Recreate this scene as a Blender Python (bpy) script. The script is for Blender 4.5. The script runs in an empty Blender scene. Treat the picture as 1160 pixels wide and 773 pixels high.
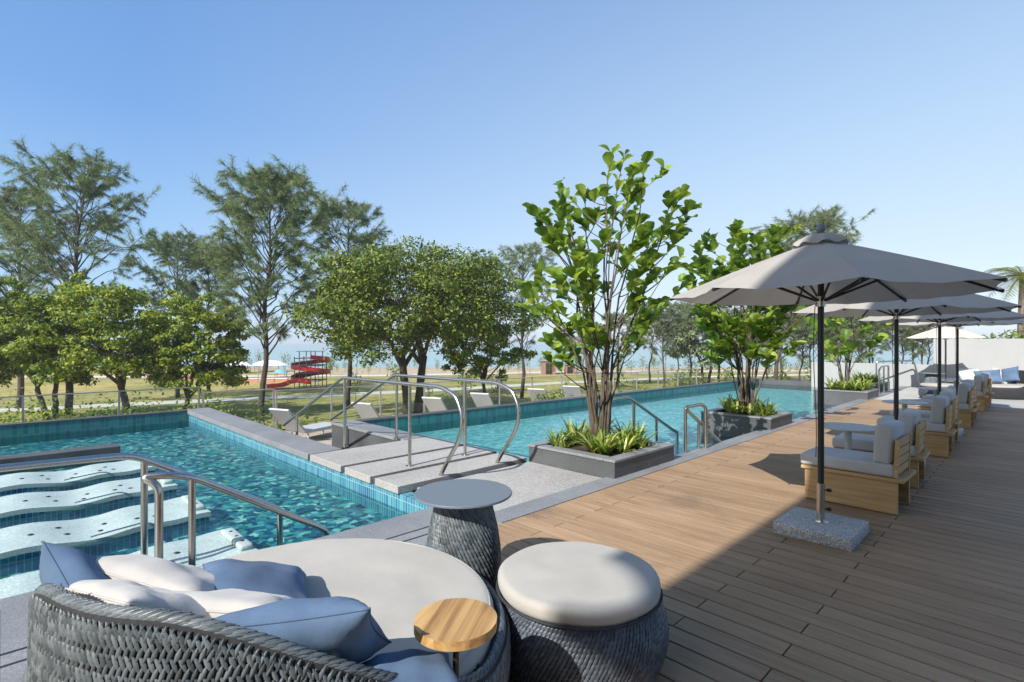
import bpy, bmesh, math, random
import numpy as np
from mathutils import Vector, Matrix, Euler
random.seed(7); rng = np.random.default_rng(11)
PI = math.pi; R = math.radians
sc = bpy.context.scene
COL = sc.collection
EYE = 1.6
# world axes: x runs along the deck and pools, y runs from the deck over the pools to the sea, z up (deck = 0)
FW = (0.701, 0.713); RT = (0.713, -0.701)      # the camera's forward and right directions on the ground
FPX, CX, CY = 590.0, 580.0, 388.0
def gr(X, Y): return (RT[0]*X + FW[0]*Y, RT[1]*X + FW[1]*Y)
def spot(px, Y): return gr((px-CX)/FPX*Y, Y)
YAW = -R(44.5)

# ------------------------------------------------------------------ mesh helpers
class MB:
    def __init__(s): s.v = []; s.f = []; s.sm = True
    def add(s, v, f):
        o = len(s.v); s.v.extend([tuple(a) for a in v]); s.f.extend([tuple(i+o for i in a) for a in f]); return s
    def box(s, x0, y0, z0, x1, y1, z1, rot=None, c=None):
        v = [(x0,y0,z0),(x1,y0,z0),(x1,y1,z0),(x0,y1,z0),(x0,y0,z1),(x1,y0,z1),(x1,y1,z1),(x0,y1,z1)]
        if rot is not None:
            c = Vector(c or ((x0+x1)/2,(y0+y1)/2,(z0+z1)/2)); v = [tuple(rot @ (Vector(a)-c) + c) for a in v]
        return s.add(v, [(0,3,2,1),(4,5,6,7),(0,1,5,4),(1,2,6,5),(2,3,7,6),(3,0,4,7)])
    def prism(s, poly, z0, z1):
        n = len(poly)
        v = [(x,y,z0) for x,y in poly] + [(x,y,z1) for x,y in poly]
        f = [tuple(range(n))[::-1], tuple(range(n,2*n))] + [(i,(i+1)%n,n+(i+1)%n,n+i) for i in range(n)]
        return s.add(v, f)
    def rbox(s, size, c=(0,0,0), r=.03, seg=3, rot=None, puff=0):
        bm = bmesh.new(); bmesh.ops.create_cube(bm, size=1.0)
        for v in bm.verts: v.co = Vector((v.co.x*size[0], v.co.y*size[1], v.co.z*size[2]))
        if puff: bmesh.ops.subdivide_edges(bm, edges=bm.edges[:], cuts=0)
        bmesh.ops.bevel(bm, geom=bm.edges[:], offset=r, segments=seg, profile=.5, affect='EDGES')
        bm.verts.index_update()
        v = [Vector(a.co) for a in bm.verts]
        if rot is not None: v = [rot @ a for a in v]
        v = [a + Vector(c) for a in v]
        f = [[a.index for a in fc.verts] for fc in bm.faces]; bm.free()
        return s.add(v, f)
    def tube(s, pts, r, seg=8, caps=True):
        pts = [Vector(p) for p in pts]; n = len(pts)
        rr = r if isinstance(r, (list, tuple)) else [r]*n
        t0 = (pts[1]-pts[0]).normalized()
        nrm = t0.orthogonal().normalized(); V = []
        for i, p in enumerate(pts):
            t = (pts[min(i+1,n-1)] - pts[max(i-1,0)])
            t = t.normalized() if t.length > 1e-9 else t0
            nrm = (nrm - t*nrm.dot(t))
            nrm = nrm.normalized() if nrm.length > 1e-6 else t.orthogonal().normalized()
            b = t.cross(nrm)
            for k in range(seg):
                a = 2*PI*k/seg; V.append(p + (nrm*math.cos(a) + b*math.sin(a))*rr[i])
        F = []
        for i in range(n-1):
            for k in range(seg):
                k2 = (k+1) % seg; F.append((i*seg+k, i*seg+k2, (i+1)*seg+k2, (i+1)*seg+k))
        if caps: F.append(tuple(range(seg))[::-1]); F.append(tuple((n-1)*seg+k for k in range(seg)))
        return s.add(V, F)
    def lathe(s, prof, seg=48, c=(0,0,0), wob=None):
        V = []; F = []; n = len(prof)
        for k in range(seg):
            a = 2*PI*k/seg
            for r, z in prof:
                V.append((c[0]+r*math.cos(a), c[1]+r*math.sin(a), c[2]+z))
        for k in range(seg):
            k2 = (k+1) % seg
            for i in range(n-1):
                F.append((k*n+i, k2*n+i, k2*n+i+1, k*n+i+1))
        if prof[0][0] > 1e-4: F.append(tuple(k*n for k in range(seg))[::-1])
        if prof[-1][0] > 1e-4: F.append(tuple(k*n+n-1 for k in range(seg)))
        return s.add(V, F)
    def build(s, name, mat, parent=None, loc=None, sharp=35, bevel=0):
        me = bpy.data.meshes.new(name); me.from_pydata([tuple(a) for a in s.v], [], s.f)
        return link(name, me, mat, parent, loc, sharp, bevel)

def link(name, me, mat, parent=None, loc=None, sharp=35, bevel=0):
    me.validate(); me.update()
    if sharp is not None:
        me.shade_smooth()
        if sharp < 180: me.set_sharp_from_angle(angle=R(sharp))
    o = bpy.data.objects.new(name, me); COL.objects.link(o)
    if mat is not None: me.materials.append(mat)
    if parent is not None: o.parent = parent
    if loc is not None: o.location = loc
    if bevel:
        m = o.modifiers.new('bevel', 'BEVEL'); m.width = bevel; m.segments = 2; m.limit_method = 'ANGLE'; m.angle_limit = R(40)
    return o

def np_mesh(name, V, F, mat, parent=None, loc=None, smooth=False):
    """V (n,3) floats, F (m,k) ints"""
    me = bpy.data.meshes.new(name)
    me.vertices.add(len(V)); me.vertices.foreach_set('co', np.asarray(V, np.float32).ravel())
    k = F.shape[1]; me.loops.add(F.size); me.loops.foreach_set('vertex_index', F.astype(np.int32).ravel())
    me.polygons.add(len(F)); me.polygons.foreach_set('loop_start', np.arange(0, F.size, k, dtype=np.int32))
    me.polygons.foreach_set('loop_total', np.full(len(F), k, np.int32))
    me.update(calc_edges=True)
    return link(name, me, mat, parent, loc, 180 if smooth else None)

def scatter(tv, tf, pos, fx, fy, fz, size):
    """copies of a small template: axes fx,fy,fz (N,3), size (N,) or (N,3)"""
    tv = np.asarray(tv, float); tf = np.asarray(tf, int); N = len(pos); m = len(tv)
    if np.ndim(size) == 1: size = np.repeat(np.asarray(size)[:,None], 3, 1)
    V = (pos[:,None,:] + tv[None,:,0:1]*fx[:,None,:]*size[:,None,0:1] + tv[None,:,1:2]*fy[:,None,:]*size[:,None,1:2]
         + tv[None,:,2:3]*fz[:,None,:]*size[:,None,2:3])
    F = tf[None,:,:] + (np.arange(N)*m)[:,None,None]
    return V.reshape(-1,3), F.reshape(-1, tf.shape[1])

def unit(a): return a/np.maximum(np.linalg.norm(a, axis=-1, keepdims=True), 1e-9)

def tag(o, label=None, cat=None, group=None, kind=None):
    if label: o['label'] = label
    if cat: o['category'] = cat
    if group: o['group'] = group
    if kind: o['kind'] = kind
    return o
def thing(name, label, cat, loc=(0,0,0), rz=0, group=None):
    o = bpy.data.objects.new(name, None); COL.objects.link(o); o.empty_display_size = .1
    o.location = loc; o.rotation_euler = (0,0,rz); tag(o, label, cat, group); return o
def copy_tree(o, parent=None):
    c = o.copy(); COL.objects.link(c); c.parent = parent
    for ch in [x for x in COL.objects if x.parent is o]: copy_tree(ch, c)
    return c
def dup(o, loc, rz=None, label=None, sc_=None):
    c = copy_tree(o); c.location = loc
    if rz is not None: c.rotation_euler = (0,0,rz)
    if sc_ is not None: c.scale = (sc_,)*3 if not isinstance(sc_, tuple) else sc_
    if label: c['label'] = label
    return c
def structure(name, mb, mat, **k): return tag(mb.build(name, mat, **k), kind='structure')

def smooth_path(pts, rad=.08, n=6):
    """round the corners of a polyline"""
    P = [Vector(p) for p in pts]; out = [P[0]]
    for i in range(1, len(P)-1):
        a, b, c = P[i-1], P[i], P[i+1]
        r = min(rad, (a-b).length*.45, (c-b).length*.45)
        p0 = b + (a-b).normalized()*r; p2 = b + (c-b).normalized()*r
        for k in range(n+1):
            t = k/n; out.append(p0*(1-t)**2 + b*2*t*(1-t) + p2*t*t)
    out.append(P[-1]); return out

# ------------------------------------------------------------------ materials
def mat(name):
    m = bpy.data.materials.new(name); m.use_nodes = True
    nt = m.node_tree; b = nt.nodes['Principled BSDF']; return m, nt, b
def N(nt, t, **k):
    n = nt.nodes.new(t)
    for a, v in k.items(): setattr(n, a, v)
    return n
def coords(nt, scale=(1,1,1), rot=(0,0,0), kind='Object'):
    tc = N(nt, 'ShaderNodeTexCoord'); mp = N(nt, 'ShaderNodeMapping')
    mp.inputs['Scale'].default_value = scale; mp.inputs['Rotation'].default_value = rot
    nt.links.new(tc.outputs[kind], mp.inputs['Vector']); return mp.outputs[0]
def noise(nt, vec, scale, detail=4, rough=.55, dist=0):
    n = N(nt, 'ShaderNodeTexNoise'); n.inputs['Scale'].default_value = scale; n.inputs['Detail'].default_value = detail
    n.inputs['Roughness'].default_value = rough; n.inputs['Distortion'].default_value = dist
    if vec is not None: nt.links.new(vec, n.inputs['Vector'])
    return n.outputs[0]
def ramp(nt, fac, stops, interp='LINEAR'):
    r = N(nt, 'ShaderNodeValToRGB'); r.color_ramp.interpolation = interp
    el = r.color_ramp.elements
    while len(el) < len(stops): el.new(.5)
    for e, (p, c) in zip(el, stops): e.position = p; e.color = (*c, 1) if len(c) == 3 else c
    nt.links.new(fac, r.inputs[0]); return r.outputs[0]
def mixc(nt, fac, a, b, mode='MIX'):
    m = N(nt, 'ShaderNodeMix', data_type='RGBA', blend_type=mode)
    for sock, v in ((m.inputs[0], fac), (m.inputs[6], a), (m.inputs[7], b)):
        if hasattr(v, 'links'): nt.links.new(v, sock)
        elif isinstance(v, (int, float)): sock.default_value = v
        else: sock.default_value = (*v, 1)
    return m.outputs[2]
def math_(nt, op, a, b=None):
    m = N(nt, 'ShaderNodeMath', operation=op)
    for sock, v in ((m.inputs[0], a), (m.inputs[1], b)):
        if v is None: continue
        if hasattr(v, 'links'): nt.links.new(v, sock)
        else: sock.default_value = v
    return m.outputs[0]
def bump(nt, b, h, strength=.3, dist=.01):
    n = N(nt, 'ShaderNodeBump'); n.inputs['Strength'].default_value = strength; n.inputs['Distance'].default_value = dist
    nt.links.new(h, n.inputs['Height']); nt.links.new(n.outputs[0], b.inputs['Normal']); return n.outputs[0]
def grain(name, c1, c2, scale, rough=.8, bs=.2, bd=.004, scale2=None, metallic=0, stretch=(1,1,1), spec=.5, amp=None):
    m, nt, b = mat(name); v = coords(nt, stretch)
    n1 = noise(nt, v, scale); col = ramp(nt, n1, [(.3, c1), (.7, c2)])
    if scale2:
        n2 = noise(nt, v, scale2, 3); k = amp or .75
        col = mixc(nt, 1.0, col, ramp(nt, n2, [(.3, (k,k,k)), (.7, (1.1,1.1,1.1))]), 'MULTIPLY')
    nt.links.new(col, b.inputs['Base Color']); b.inputs['Roughness'].default_value = rough; b.inputs['Metallic'].default_value = metallic
    b.inputs['Specular IOR Level'].default_value = spec
    if bs: bump(nt, b, n1, bs, bd)
    return m
MT = {}
MT['granite'] = grain('grey granite', (.13,.14,.15), (.30,.31,.32), 120, .55, .15, .002, 1.3, amp=.8)
MT['granite_dark'] = grain('dark granite', (.055,.06,.066), (.12,.125,.13), 60, .5, .2, .002, 1.5, amp=.65)
MT['slab'] = grain('flamed light granite', (.26,.255,.245), (.44,.43,.41), 55, .8, .25, .003, .9, stretch=(.5,1,1), amp=.82)
MT['paving'] = grain('pale paving', (.36,.35,.33), (.44,.43,.40), 30, .85, .1, .002, .5)
MT['render_wall'] = grain('white render', (.315,.325,.33), (.33,.34,.345), 8, .9, .05, .002, .6, amp=.97)
MT['black_gap'] = grain('dark void', (.012,.012,.013), (.02,.02,.02), 20, .9, 0)
MT['steel'] = grain('brushed steel', (.47,.44,.40), (.57,.54,.49), 90, .25, .03, .001, metallic=1, stretch=(1,1,.1))
MT['black_metal'] = grain('black powder coat', (.012,.013,.015), (.02,.021,.023), 150, .42, .05, .001)
MT['grey_metal'] = grain('grey painted aluminium', (.125,.15,.175), (.14,.165,.19), 60, .45, .03, .001)
MT['white_metal'] = grain('pale grey painted metal', (.42,.44,.45), (.47,.49,.50), 60, .45, .03, .001)
MT['terrazzo'] = grain('white terrazzo', (.24,.34,.34), (.46,.56,.55), 60, .6, .2, .002, 3.0, amp=.88)
MT['soil'] = grain('planter soil', (.03,.022,.015), (.08,.06,.04), 25, .95, .5, .02)
MT['bark'] = grain('grey brown bark', (.07,.055,.042), (.22,.18,.14), 14, .9, .6, .02, 2, stretch=(1,1,.3))
MT['bark_dark'] = grain('dark bark', (.03,.025,.02), (.10,.08,.065), 6, .92, .6, .03, .8, stretch=(1,1,.3))
MT['bark_fig'] = grain('pale fig bark', (.055,.042,.03), (.16,.122,.088), 22, .85, .5, .01, 4, stretch=(1,1,.35))
MT['boulder'] = grain('lava rock', (.06,.05,.045), (.2,.17,.15), 9, .9, .6, .03)
MT['red_paint'] = grain('red painted steel', (.40,.022,.028), (.48,.03,.036), 3, .5, 0)
MT['pink_paint'] = grain('faded red paint', (.42,.16,.15), (.50,.22,.20), 3, .7, 0)
MT['grey_frame'] = grain('galvanised frame', (.22,.20,.20), (.32,.30,.30), 3, .6, 0)
MT['white_roof'] = grain('white membrane', (.70,.71,.72), (.78,.79,.80), 2, .7, 0)
MT['blue_roof'] = grain('blue tarpaulin', (.10,.30,.55), (.14,.36,.62), 2, .7, 0)
MT['brick'] = grain('brown brick', (.22,.12,.09), (.32,.18,.13), 3, .85, 0)
MT['sand'] = grain('pale path', (.50,.46,.38), (.60,.56,.48), .4, .95, 0)
MT['pebble'] = grain('beige pebbles', (.28,.24,.18), (.48,.43,.34), 6, .9, .5, .03, .5)

def fabric(name, c, weave=700, rough=.9, sheen=.2, blot=.08, trans=0):
    m, nt, b = mat(name); v = coords(nt)
    n1 = noise(nt, v, weave, 2); n2 = noise(nt, v, 3.0, 4)
    lo = tuple(x*(1-blot*1.6) for x in c); hi = tuple(min(1, x*(1+blot)) for x in c)
    col = mixc(nt, 1.0, ramp(nt, n2, [(.35, lo), (.65, hi)]), ramp(nt, n1, [(.3,(.86,.86,.86)), (.7,(1.08,1.08,1.08))]), 'MULTIPLY')
    nt.links.new(col, b.inputs['Base Color']); b.inputs['Roughness'].default_value = rough
    b.inputs['Sheen Weight'].default_value = sheen; b.inputs['Specular IOR Level'].default_value = .2
    n3 = noise(nt, v, 9, 3); h = math_(nt, 'ADD', math_(nt, 'MULTIPLY', n1, .12), n3); bump(nt, b, h, .35, .012)
    if trans:
        tl = N(nt, 'ShaderNodeBsdfTranslucent'); nt.links.new(col, tl.inputs[0])
        mx = N(nt, 'ShaderNodeMixShader'); mx.inputs[0].default_value = trans
        nt.links.new(b.outputs[0], mx.inputs[1]); nt.links.new(tl.outputs[0], mx.inputs[2])
        nt.links.new(mx.outputs[0], nt.nodes['Material Output'].inputs[0])
    return m
MT['cushion'] = fabric('off white outdoor fabric', (.375,.36,.325), blot=.04)
MT['white_pillow'] = fabric('white pillow cotton', (.45,.435,.41), blot=.05)
MT['blue_pillow'] = fabric('denim blue linen', (.095,.152,.245), blot=.15, weave=500, sheen=.03)
MT['grey_cushion'] = fabric('light grey tweed', (.47,.49,.50), blot=.06, weave=420)
MT['canopy'] = fabric('light grey canopy cloth', (.43,.405,.37), blot=.03, trans=.22)
MT['canopy_cream'] = fabric('cream canopy cloth', (.66,.62,.54), blot=.02, trans=.3)

def terrazzo_base():
    m, nt, b = mat('speckled terrazzo block'); v = coords(nt)
    vo = N(nt, 'ShaderNodeTexVoronoi'); vo.inputs['Scale'].default_value = 150; nt.links.new(v, vo.inputs['Vector'])
    bw = N(nt, 'ShaderNodeSeparateColor'); nt.links.new(vo.outputs['Color'], bw.inputs[0])
    c = ramp(nt, bw.outputs[0], [(0,(.14,.15,.16)), (.3,(.27,.29,.31)), (.62,(.38,.40,.42)), (.95,(.60,.61,.62))])
    nt.links.new(c, b.inputs['Base Color']); b.inputs['Roughness'].default_value = .55
    return m
MT['terrazzo_block'] = terrazzo_base()

def wicker(name, c1, c2):
    m, nt, b = mat(name); g = N(nt, 'ShaderNodeNewGeometry')
    col = ramp(nt, g.outputs['Random Per Island'], [(0,c1), (1,c2)])
    n1 = noise(nt, coords(nt, (1,1,1)), 60, 2)
    col = mixc(nt, 1.0, col, ramp(nt, n1, [(.3,(.8,.8,.8)),(.7,(1.15,1.15,1.15))]), 'MULTIPLY')
    nt.links.new(col, b.inputs['Base Color']); b.inputs['Roughness'].default_value = .42
    b.inputs['Specular IOR Level'].default_value = .45
    return m
MT['wicker'] = wicker('grey green resin wicker', (.05,.064,.071), (.145,.168,.182))
MT['wicker_blue'] = wicker('slate blue resin wicker', (.04,.050,.064), (.095,.113,.14))
MT['wicker_back_and_shade'] = grain('dark wicker lining', (.02,.023,.026), (.035,.038,.042), 80, .8, 0)  # core behind the strands; also the shaded stand-in for the far daybed's weave

def wood(name, c1, c2, c3, axis=0, scale=1.0, rough=.6, island=True):
    m, nt, b = mat(name)
    st = [26, 26, 26]; st[axis] = 1.6
    g = N(nt, 'ShaderNodeNewGeometry')
    tc = N(nt, 'ShaderNodeTexCoord'); ad = N(nt, 'ShaderNodeVectorMath', operation='MULTIPLY_ADD')
    nt.links.new(tc.outputs['Object'], ad.inputs[0]); ad.inputs[1].default_value = [s*scale for s in st]
    cb = N(nt, 'ShaderNodeCombineXYZ')
    off = math_(nt, 'MULTIPLY', g.outputs['Random Per Island'], 91.0)
    for i in range(3): nt.links.new(off, cb.inputs[i])
    nt.links.new(cb.outputs[0], ad.inputs[2])
    n1 = noise(nt, ad.outputs[0], 1.0, 5, .6, .6)
    col = ramp(nt, n1, [(.28,c1), (.5,c2), (.72,c3)])
    if island:
        v = ramp(nt, g.outputs['Random Per Island'], [(0,(.88,.875,.87)), (1,(1.08,1.08,1.075))])
        col = mixc(nt, 1.0, col, v, 'MULTIPLY')
    nt.links.new(col, b.inputs['Base Color']); b.inputs['Roughness'].default_value = rough
    bump(nt, b, n1, .25, .003); return m, nt, b, col
MT['teak'] = wood('oiled teak', (.33,.205,.088), (.46,.305,.142), (.56,.40,.215), 1)[0]
MT['teak_top'] = wood('teak butcher block', (.20,.10,.032), (.40,.235,.085), (.60,.40,.17), 1, .7)[0]
def deckmat():
    m, nt, b, col = wood('brown composite decking', (.255,.165,.096), (.315,.213,.13), (.375,.262,.168), 1, 1.2, .62)
    v = coords(nt); big = noise(nt, v, .55, 4)
    col = mixc(nt, 1.0, col, ramp(nt, big, [(.3,(.86,.86,.86)), (.7,(1.1,1.1,1.1))]), 'MULTIPLY')
    st = noise(nt, coords(nt, (1.3,.5,1)), 1.1, 6, .7, 1.2); col = mixc(nt, 1.0, col, ramp(nt, st, [(.36,(.80,.79,.78)), (.46,(1,1,1)), (.64,(1,1,1)), (.74,(1.14,1.13,1.12))]), 'MULTIPLY')
    sp_ = noise(nt, coords(nt), 55, 2); col = mixc(nt, 1.0, col, ramp(nt, sp_, [(.26,(.72,.71,.70)), (.36,(1,1,1))]), 'MULTIPLY')
    nt.links.new(ramp(nt, st, [(.3,(.45,.45,.45)), (.7,(.72,.72,.72))]), b.inputs['Roughness'])
    nt.links.new(col, b.inputs['Base Color']); b.inputs['Specular IOR Level'].default_value = .3; return m
MT['deck'] = deckmat()

def tiles(name, u_axis, cols, bw=.05, rh=.15, mortar=(.32,.46,.47)):
    """vertical strip tiles on a wall; u_axis 0: wall runs along x, 1: along y, 2: a floor"""
    m, nt, b = mat(name); tc = N(nt, 'ShaderNodeTexCoord'); sp = N(nt, 'ShaderNodeSeparateXYZ'); cb = N(nt, 'ShaderNodeCombineXYZ')
    nt.links.new(tc.outputs['Object'], sp.inputs[0])
    nt.links.new(sp.outputs[0 if u_axis != 1 else 1], cb.inputs[0]); nt.links.new(sp.outputs[2 if u_axis != 2 else 1], cb.inputs[1])
    br = N(nt, 'ShaderNodeTexBrick'); br.offset = 0; br.squash = 1
    br.inputs['Scale'].default_value = 1; br.inputs['Mortar Size'].default_value = .0035
    br.inputs['Brick Width'].default_value = bw; br.inputs['Row Height'].default_value = rh
    br.inputs['Color1'].default_value = (0,0,0,1); br.inputs['Color2'].default_value = (1,1,1,1); br.inputs['Mortar'].default_value = (0,0,0,1)
    br.inputs['Bias'].default_value = 0
    nt.links.new(cb.outputs[0], br.inputs['Vector'])
    # a random value per tile
    vo = N(nt, 'ShaderNodeTexWhiteNoise', noise_dimensions='2D')
    fl = N(nt, 'ShaderNodeVectorMath', operation='DIVIDE'); fl.inputs[1].default_value = (bw, rh, 1)
    f2 = N(nt, 'ShaderNodeVectorMath', operation='FLOOR')
    nt.links.new(cb.outputs[0], fl.inputs[0]); nt.links.new(fl.outputs[0], f2.inputs[0]); nt.links.new(f2.outputs[0], vo.inputs['Vector'])
    k = len(cols); col = ramp(nt, vo.outputs['Value'], [(i/max(1,k-1), c) for i, c in enumerate(cols)])
    col = mixc(nt, br.outputs['Fac'], col, mortar)
    nt.links.new(col, b.inputs['Base Color']); b.inputs['Roughness'].default_value = .25
    return m
TC = [(.02,.10,.24),(.03,.20,.36),(.04,.28,.38),(.03,.14,.30),(.08,.36,.42)]
MT['tile_x'] = tiles('blue strip tiles', 0, TC)
MT['tile_y'] = tiles('blue strip tiles crosswise', 1, [(.02,.11,.22),(.035,.19,.29),(.06,.26,.33),(.025,.14,.26),(.09,.32,.37)])
MT['tile_far'] = tiles('teal strip tiles', 0, [(.03,.15,.16),(.04,.22,.22),(.05,.18,.20),(.03,.13,.15)], bw=.08, rh=.22, mortar=(.10,.22,.22))

def mosaic(name, stops, scale, distort, ns=4.0, stretch=(1,1,1)):
    m, nt, b = mat(name); tc = N(nt, 'ShaderNodeTexCoord')
    nz = N(nt, 'ShaderNodeTexNoise'); nz.inputs['Scale'].default_value = ns; nz.inputs['Detail'].default_value = 3
    nt.links.new(tc.outputs['Object'], nz.inputs['Vector'])
    ad = N(nt, 'ShaderNodeVectorMath', operation='MULTIPLY_ADD'); ad.inputs[1].default_value = (distort,)*3
    nt.links.new(nz.outputs['Color'], ad.inputs[0]); nt.links.new(tc.outputs['Object'], ad.inputs[2])
    sv = N(nt, 'ShaderNodeVectorMath', operation='MULTIPLY'); sv.inputs[1].default_value = stretch
    nt.links.new(ad.outputs[0], sv.inputs[0])
    vo = N(nt, 'ShaderNodeTexVoronoi'); vo.inputs['Scale'].default_value = scale; vo.inputs['Randomness'].default_value = .75
    nt.links.new(sv.outputs[0], vo.inputs['Vector'])
    se = N(nt, 'ShaderNodeSeparateColor'); nt.links.new(vo.outputs['Color'], se.inputs[0])
    c = ramp(nt, se.outputs[0], stops)
    nt.links.new(c, b.inputs['Base Color']); b.inputs['Roughness'].default_value = .4; return m
MT['mosaic_near'] = mosaic('spa pool mosaic', [(0,(.006,.035,.09)),(.22,(.010,.09,.17)),(.40,(.018,.19,.25)),(.58,(.04,.31,.34)),(.72,(.16,.54,.50)),(.83,(.05,.26,.17)),(.92,(.45,.76,.64)),(1,(.66,.88,.72))], 15.0, .16, 5.0, (1,1,1))
MT['mosaic_far'] = mosaic('lap pool mosaic', [(0,(.12,.40,.42)),(.3,(.20,.54,.54)),(.6,(.28,.64,.62)),(.85,(.42,.74,.70)),(1,(.68,.90,.84))], 12.0, .3, 4.0)

def water(name, tint, sc1, bs, dist=.02):
    m = bpy.data.materials.new(name); m.use_nodes = True; nt = m.node_tree; nt.nodes.clear()
    out = N(nt, 'ShaderNodeOutputMaterial'); tr = N(nt, 'ShaderNodeBsdfTransparent'); tr.inputs[0].default_value = (*tint, 1)
    gl = N(nt, 'ShaderNodeBsdfGlossy'); gl.inputs['Roughness'].default_value = .03; gl.inputs[0].default_value = (1,1,1,1)
    v = coords(nt); h = math_(nt, 'ADD', noise(nt, v, sc1, 3, .5, .5), math_(nt, 'MULTIPLY', noise(nt, v, sc1*3.2, 2), .3))
    bp = N(nt, 'ShaderNodeBump'); bp.inputs['Strength'].default_value = bs; bp.inputs['Distance'].default_value = dist
    nt.links.new(h, bp.inputs['Height'])
    fr = N(nt, 'ShaderNodeFresnel'); fr.inputs[0].default_value = 1.33
    for n in (gl, fr): nt.links.new(bp.outputs[0], n.inputs['Normal'])
    mx = N(nt, 'ShaderNodeMixShader'); nt.links.new(math_(nt, 'MULTIPLY', fr.outputs[0], .55), mx.inputs[0]); nt.links.new(tr.outputs[0], mx.inputs[1]); nt.links.new(gl.outputs[0], mx.inputs[2])
    nt.links.new(mx.outputs[0], out.inputs[0]); return m
MT['water'] = water('pool water', (.74,.95,.96), 5.0, .32, .04)
MT['water_far'] = water('lap pool water', (.78,.97,.98), 4.0, .45, .04)

def glass():
    m = bpy.data.materials.new('clear balustrade glass'); m.use_nodes = True; nt = m.node_tree; nt.nodes.clear()
    out = N(nt, 'ShaderNodeOutputMaterial'); tr = N(nt, 'ShaderNodeBsdfTransparent'); tr.inputs[0].default_value = (.90,.945,.935,1)
    gl = N(nt, 'ShaderNodeBsdfGlossy'); gl.inputs['Roughness'].default_value = .02
    fr = N(nt, 'ShaderNodeLayerWeight'); fr.inputs[0].default_value = .5
    fk = math_(nt, 'ADD', math_(nt, 'MULTIPLY', math_(nt, 'POWER', fr.outputs['Facing'], 5.0), .35), .025)
    mx = N(nt, 'ShaderNodeMixShader'); nt.links.new(fk, mx.inputs[0]); nt.links.new(tr.outputs[0], mx.inputs[1]); nt.links.new(gl.outputs[0], mx.inputs[2])
    nt.links.new(mx.outputs[0], out.inputs[0]); return m
MT['glass'] = glass()

def sea():
    m, nt, b = mat('hazy green sea'); v = coords(nt, (.02,.2,1))
    n1 = noise(nt, v, .6, 4); nt.links.new(ramp(nt, n1, [(.3,(.25,.36,.375)),(.7,(.30,.40,.41))]), b.inputs['Base Color'])
    b.inputs['Roughness'].default_value = .5; b.inputs['Specular IOR Level'].default_value = .25
    bump(nt, b, noise(nt, coords(nt, (.3,1.2,1)), 1.0, 3), .5, .3); return m
MT['sea'] = sea()

def leafmat(name, stops, trans=.35, rough=.5, spec=.4):
    m, nt, b = mat(name); g = N(nt, 'ShaderNodeNewGeometry'); col = ramp(nt, g.outputs['Random Per Island'], stops)
    v = coords(nt); n1 = noise(nt, v, .45, 3)
    col = mixc(nt, 1.0, col, ramp(nt, n1, [(.3,(.74,.80,.78)), (.7,(1.22,1.15,1.0))]), 'MULTIPLY')
    nt.links.new(col, b.inputs['Base Color']); b.inputs['Roughness'].default_value = rough; b.inputs['Specular IOR Level'].default_value = spec
    tl = N(nt, 'ShaderNodeBsdfTranslucent')
    nt.links.new(mixc(nt, 1.0, col, (1.5,1.45,.7), 'MULTIPLY'), tl.inputs[0])
    mx = N(nt, 'ShaderNodeMixShader'); mx.inputs[0].default_value = trans
    nt.links.new(b.outputs[0], mx.inputs[1]); nt.links.new(tl.outputs[0], mx.inputs[2])
    nt.links.new(mx.outputs[0], nt.nodes['Material Output'].inputs[0]); return m
MT['leaf_fig'] = leafmat('fiddle leaf green', [(0,(.08,.15,.028)),(.5,(.17,.275,.042)),(.85,(.29,.40,.065)),(1,(.42,.48,.10))], .42, .42, .35)
MT['leaf_round'] = leafmat('broad crown leaves', [(0,(.04,.08,.014)),(.5,(.105,.165,.025)),(1,(.26,.30,.045))], .3)
MT['leaf_yellow'] = leafmat('fresh yellow green leaves', [(0,(.055,.11,.016)),(.5,(.165,.25,.030)),(1,(.38,.42,.06))], .35)
MT['needle'] = leafmat('casuarina needles', [(0,(.085,.135,.08)),(.5,(.155,.22,.135)),(1,(.28,.34,.17))], .25, .7, .2)
MT['needle_dark'] = leafmat('dark casuarina needles', [(0,(.09,.13,.085)),(.5,(.145,.195,.125)),(1,(.24,.28,.155))], .2, .7, .2)
MT['strap'] = leafmat('strappy lily leaves', [(0,(.08,.16,.02)),(.4,(.19,.28,.035)),(.75,(.36,.41,.07)),(1,(.6,.57,.25))], .3, .4, .5)
MT['palm'] = leafmat('palm fronds', [(0,(.08,.12,.02)),(.6,(.20,.23,.04)),(1,(.34,.33,.08))], .35)
MT['hedge'] = leafmat('hedge leaves', [(0,(.06,.12,.02)),(1,(.2,.28,.05))], .3)

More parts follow.
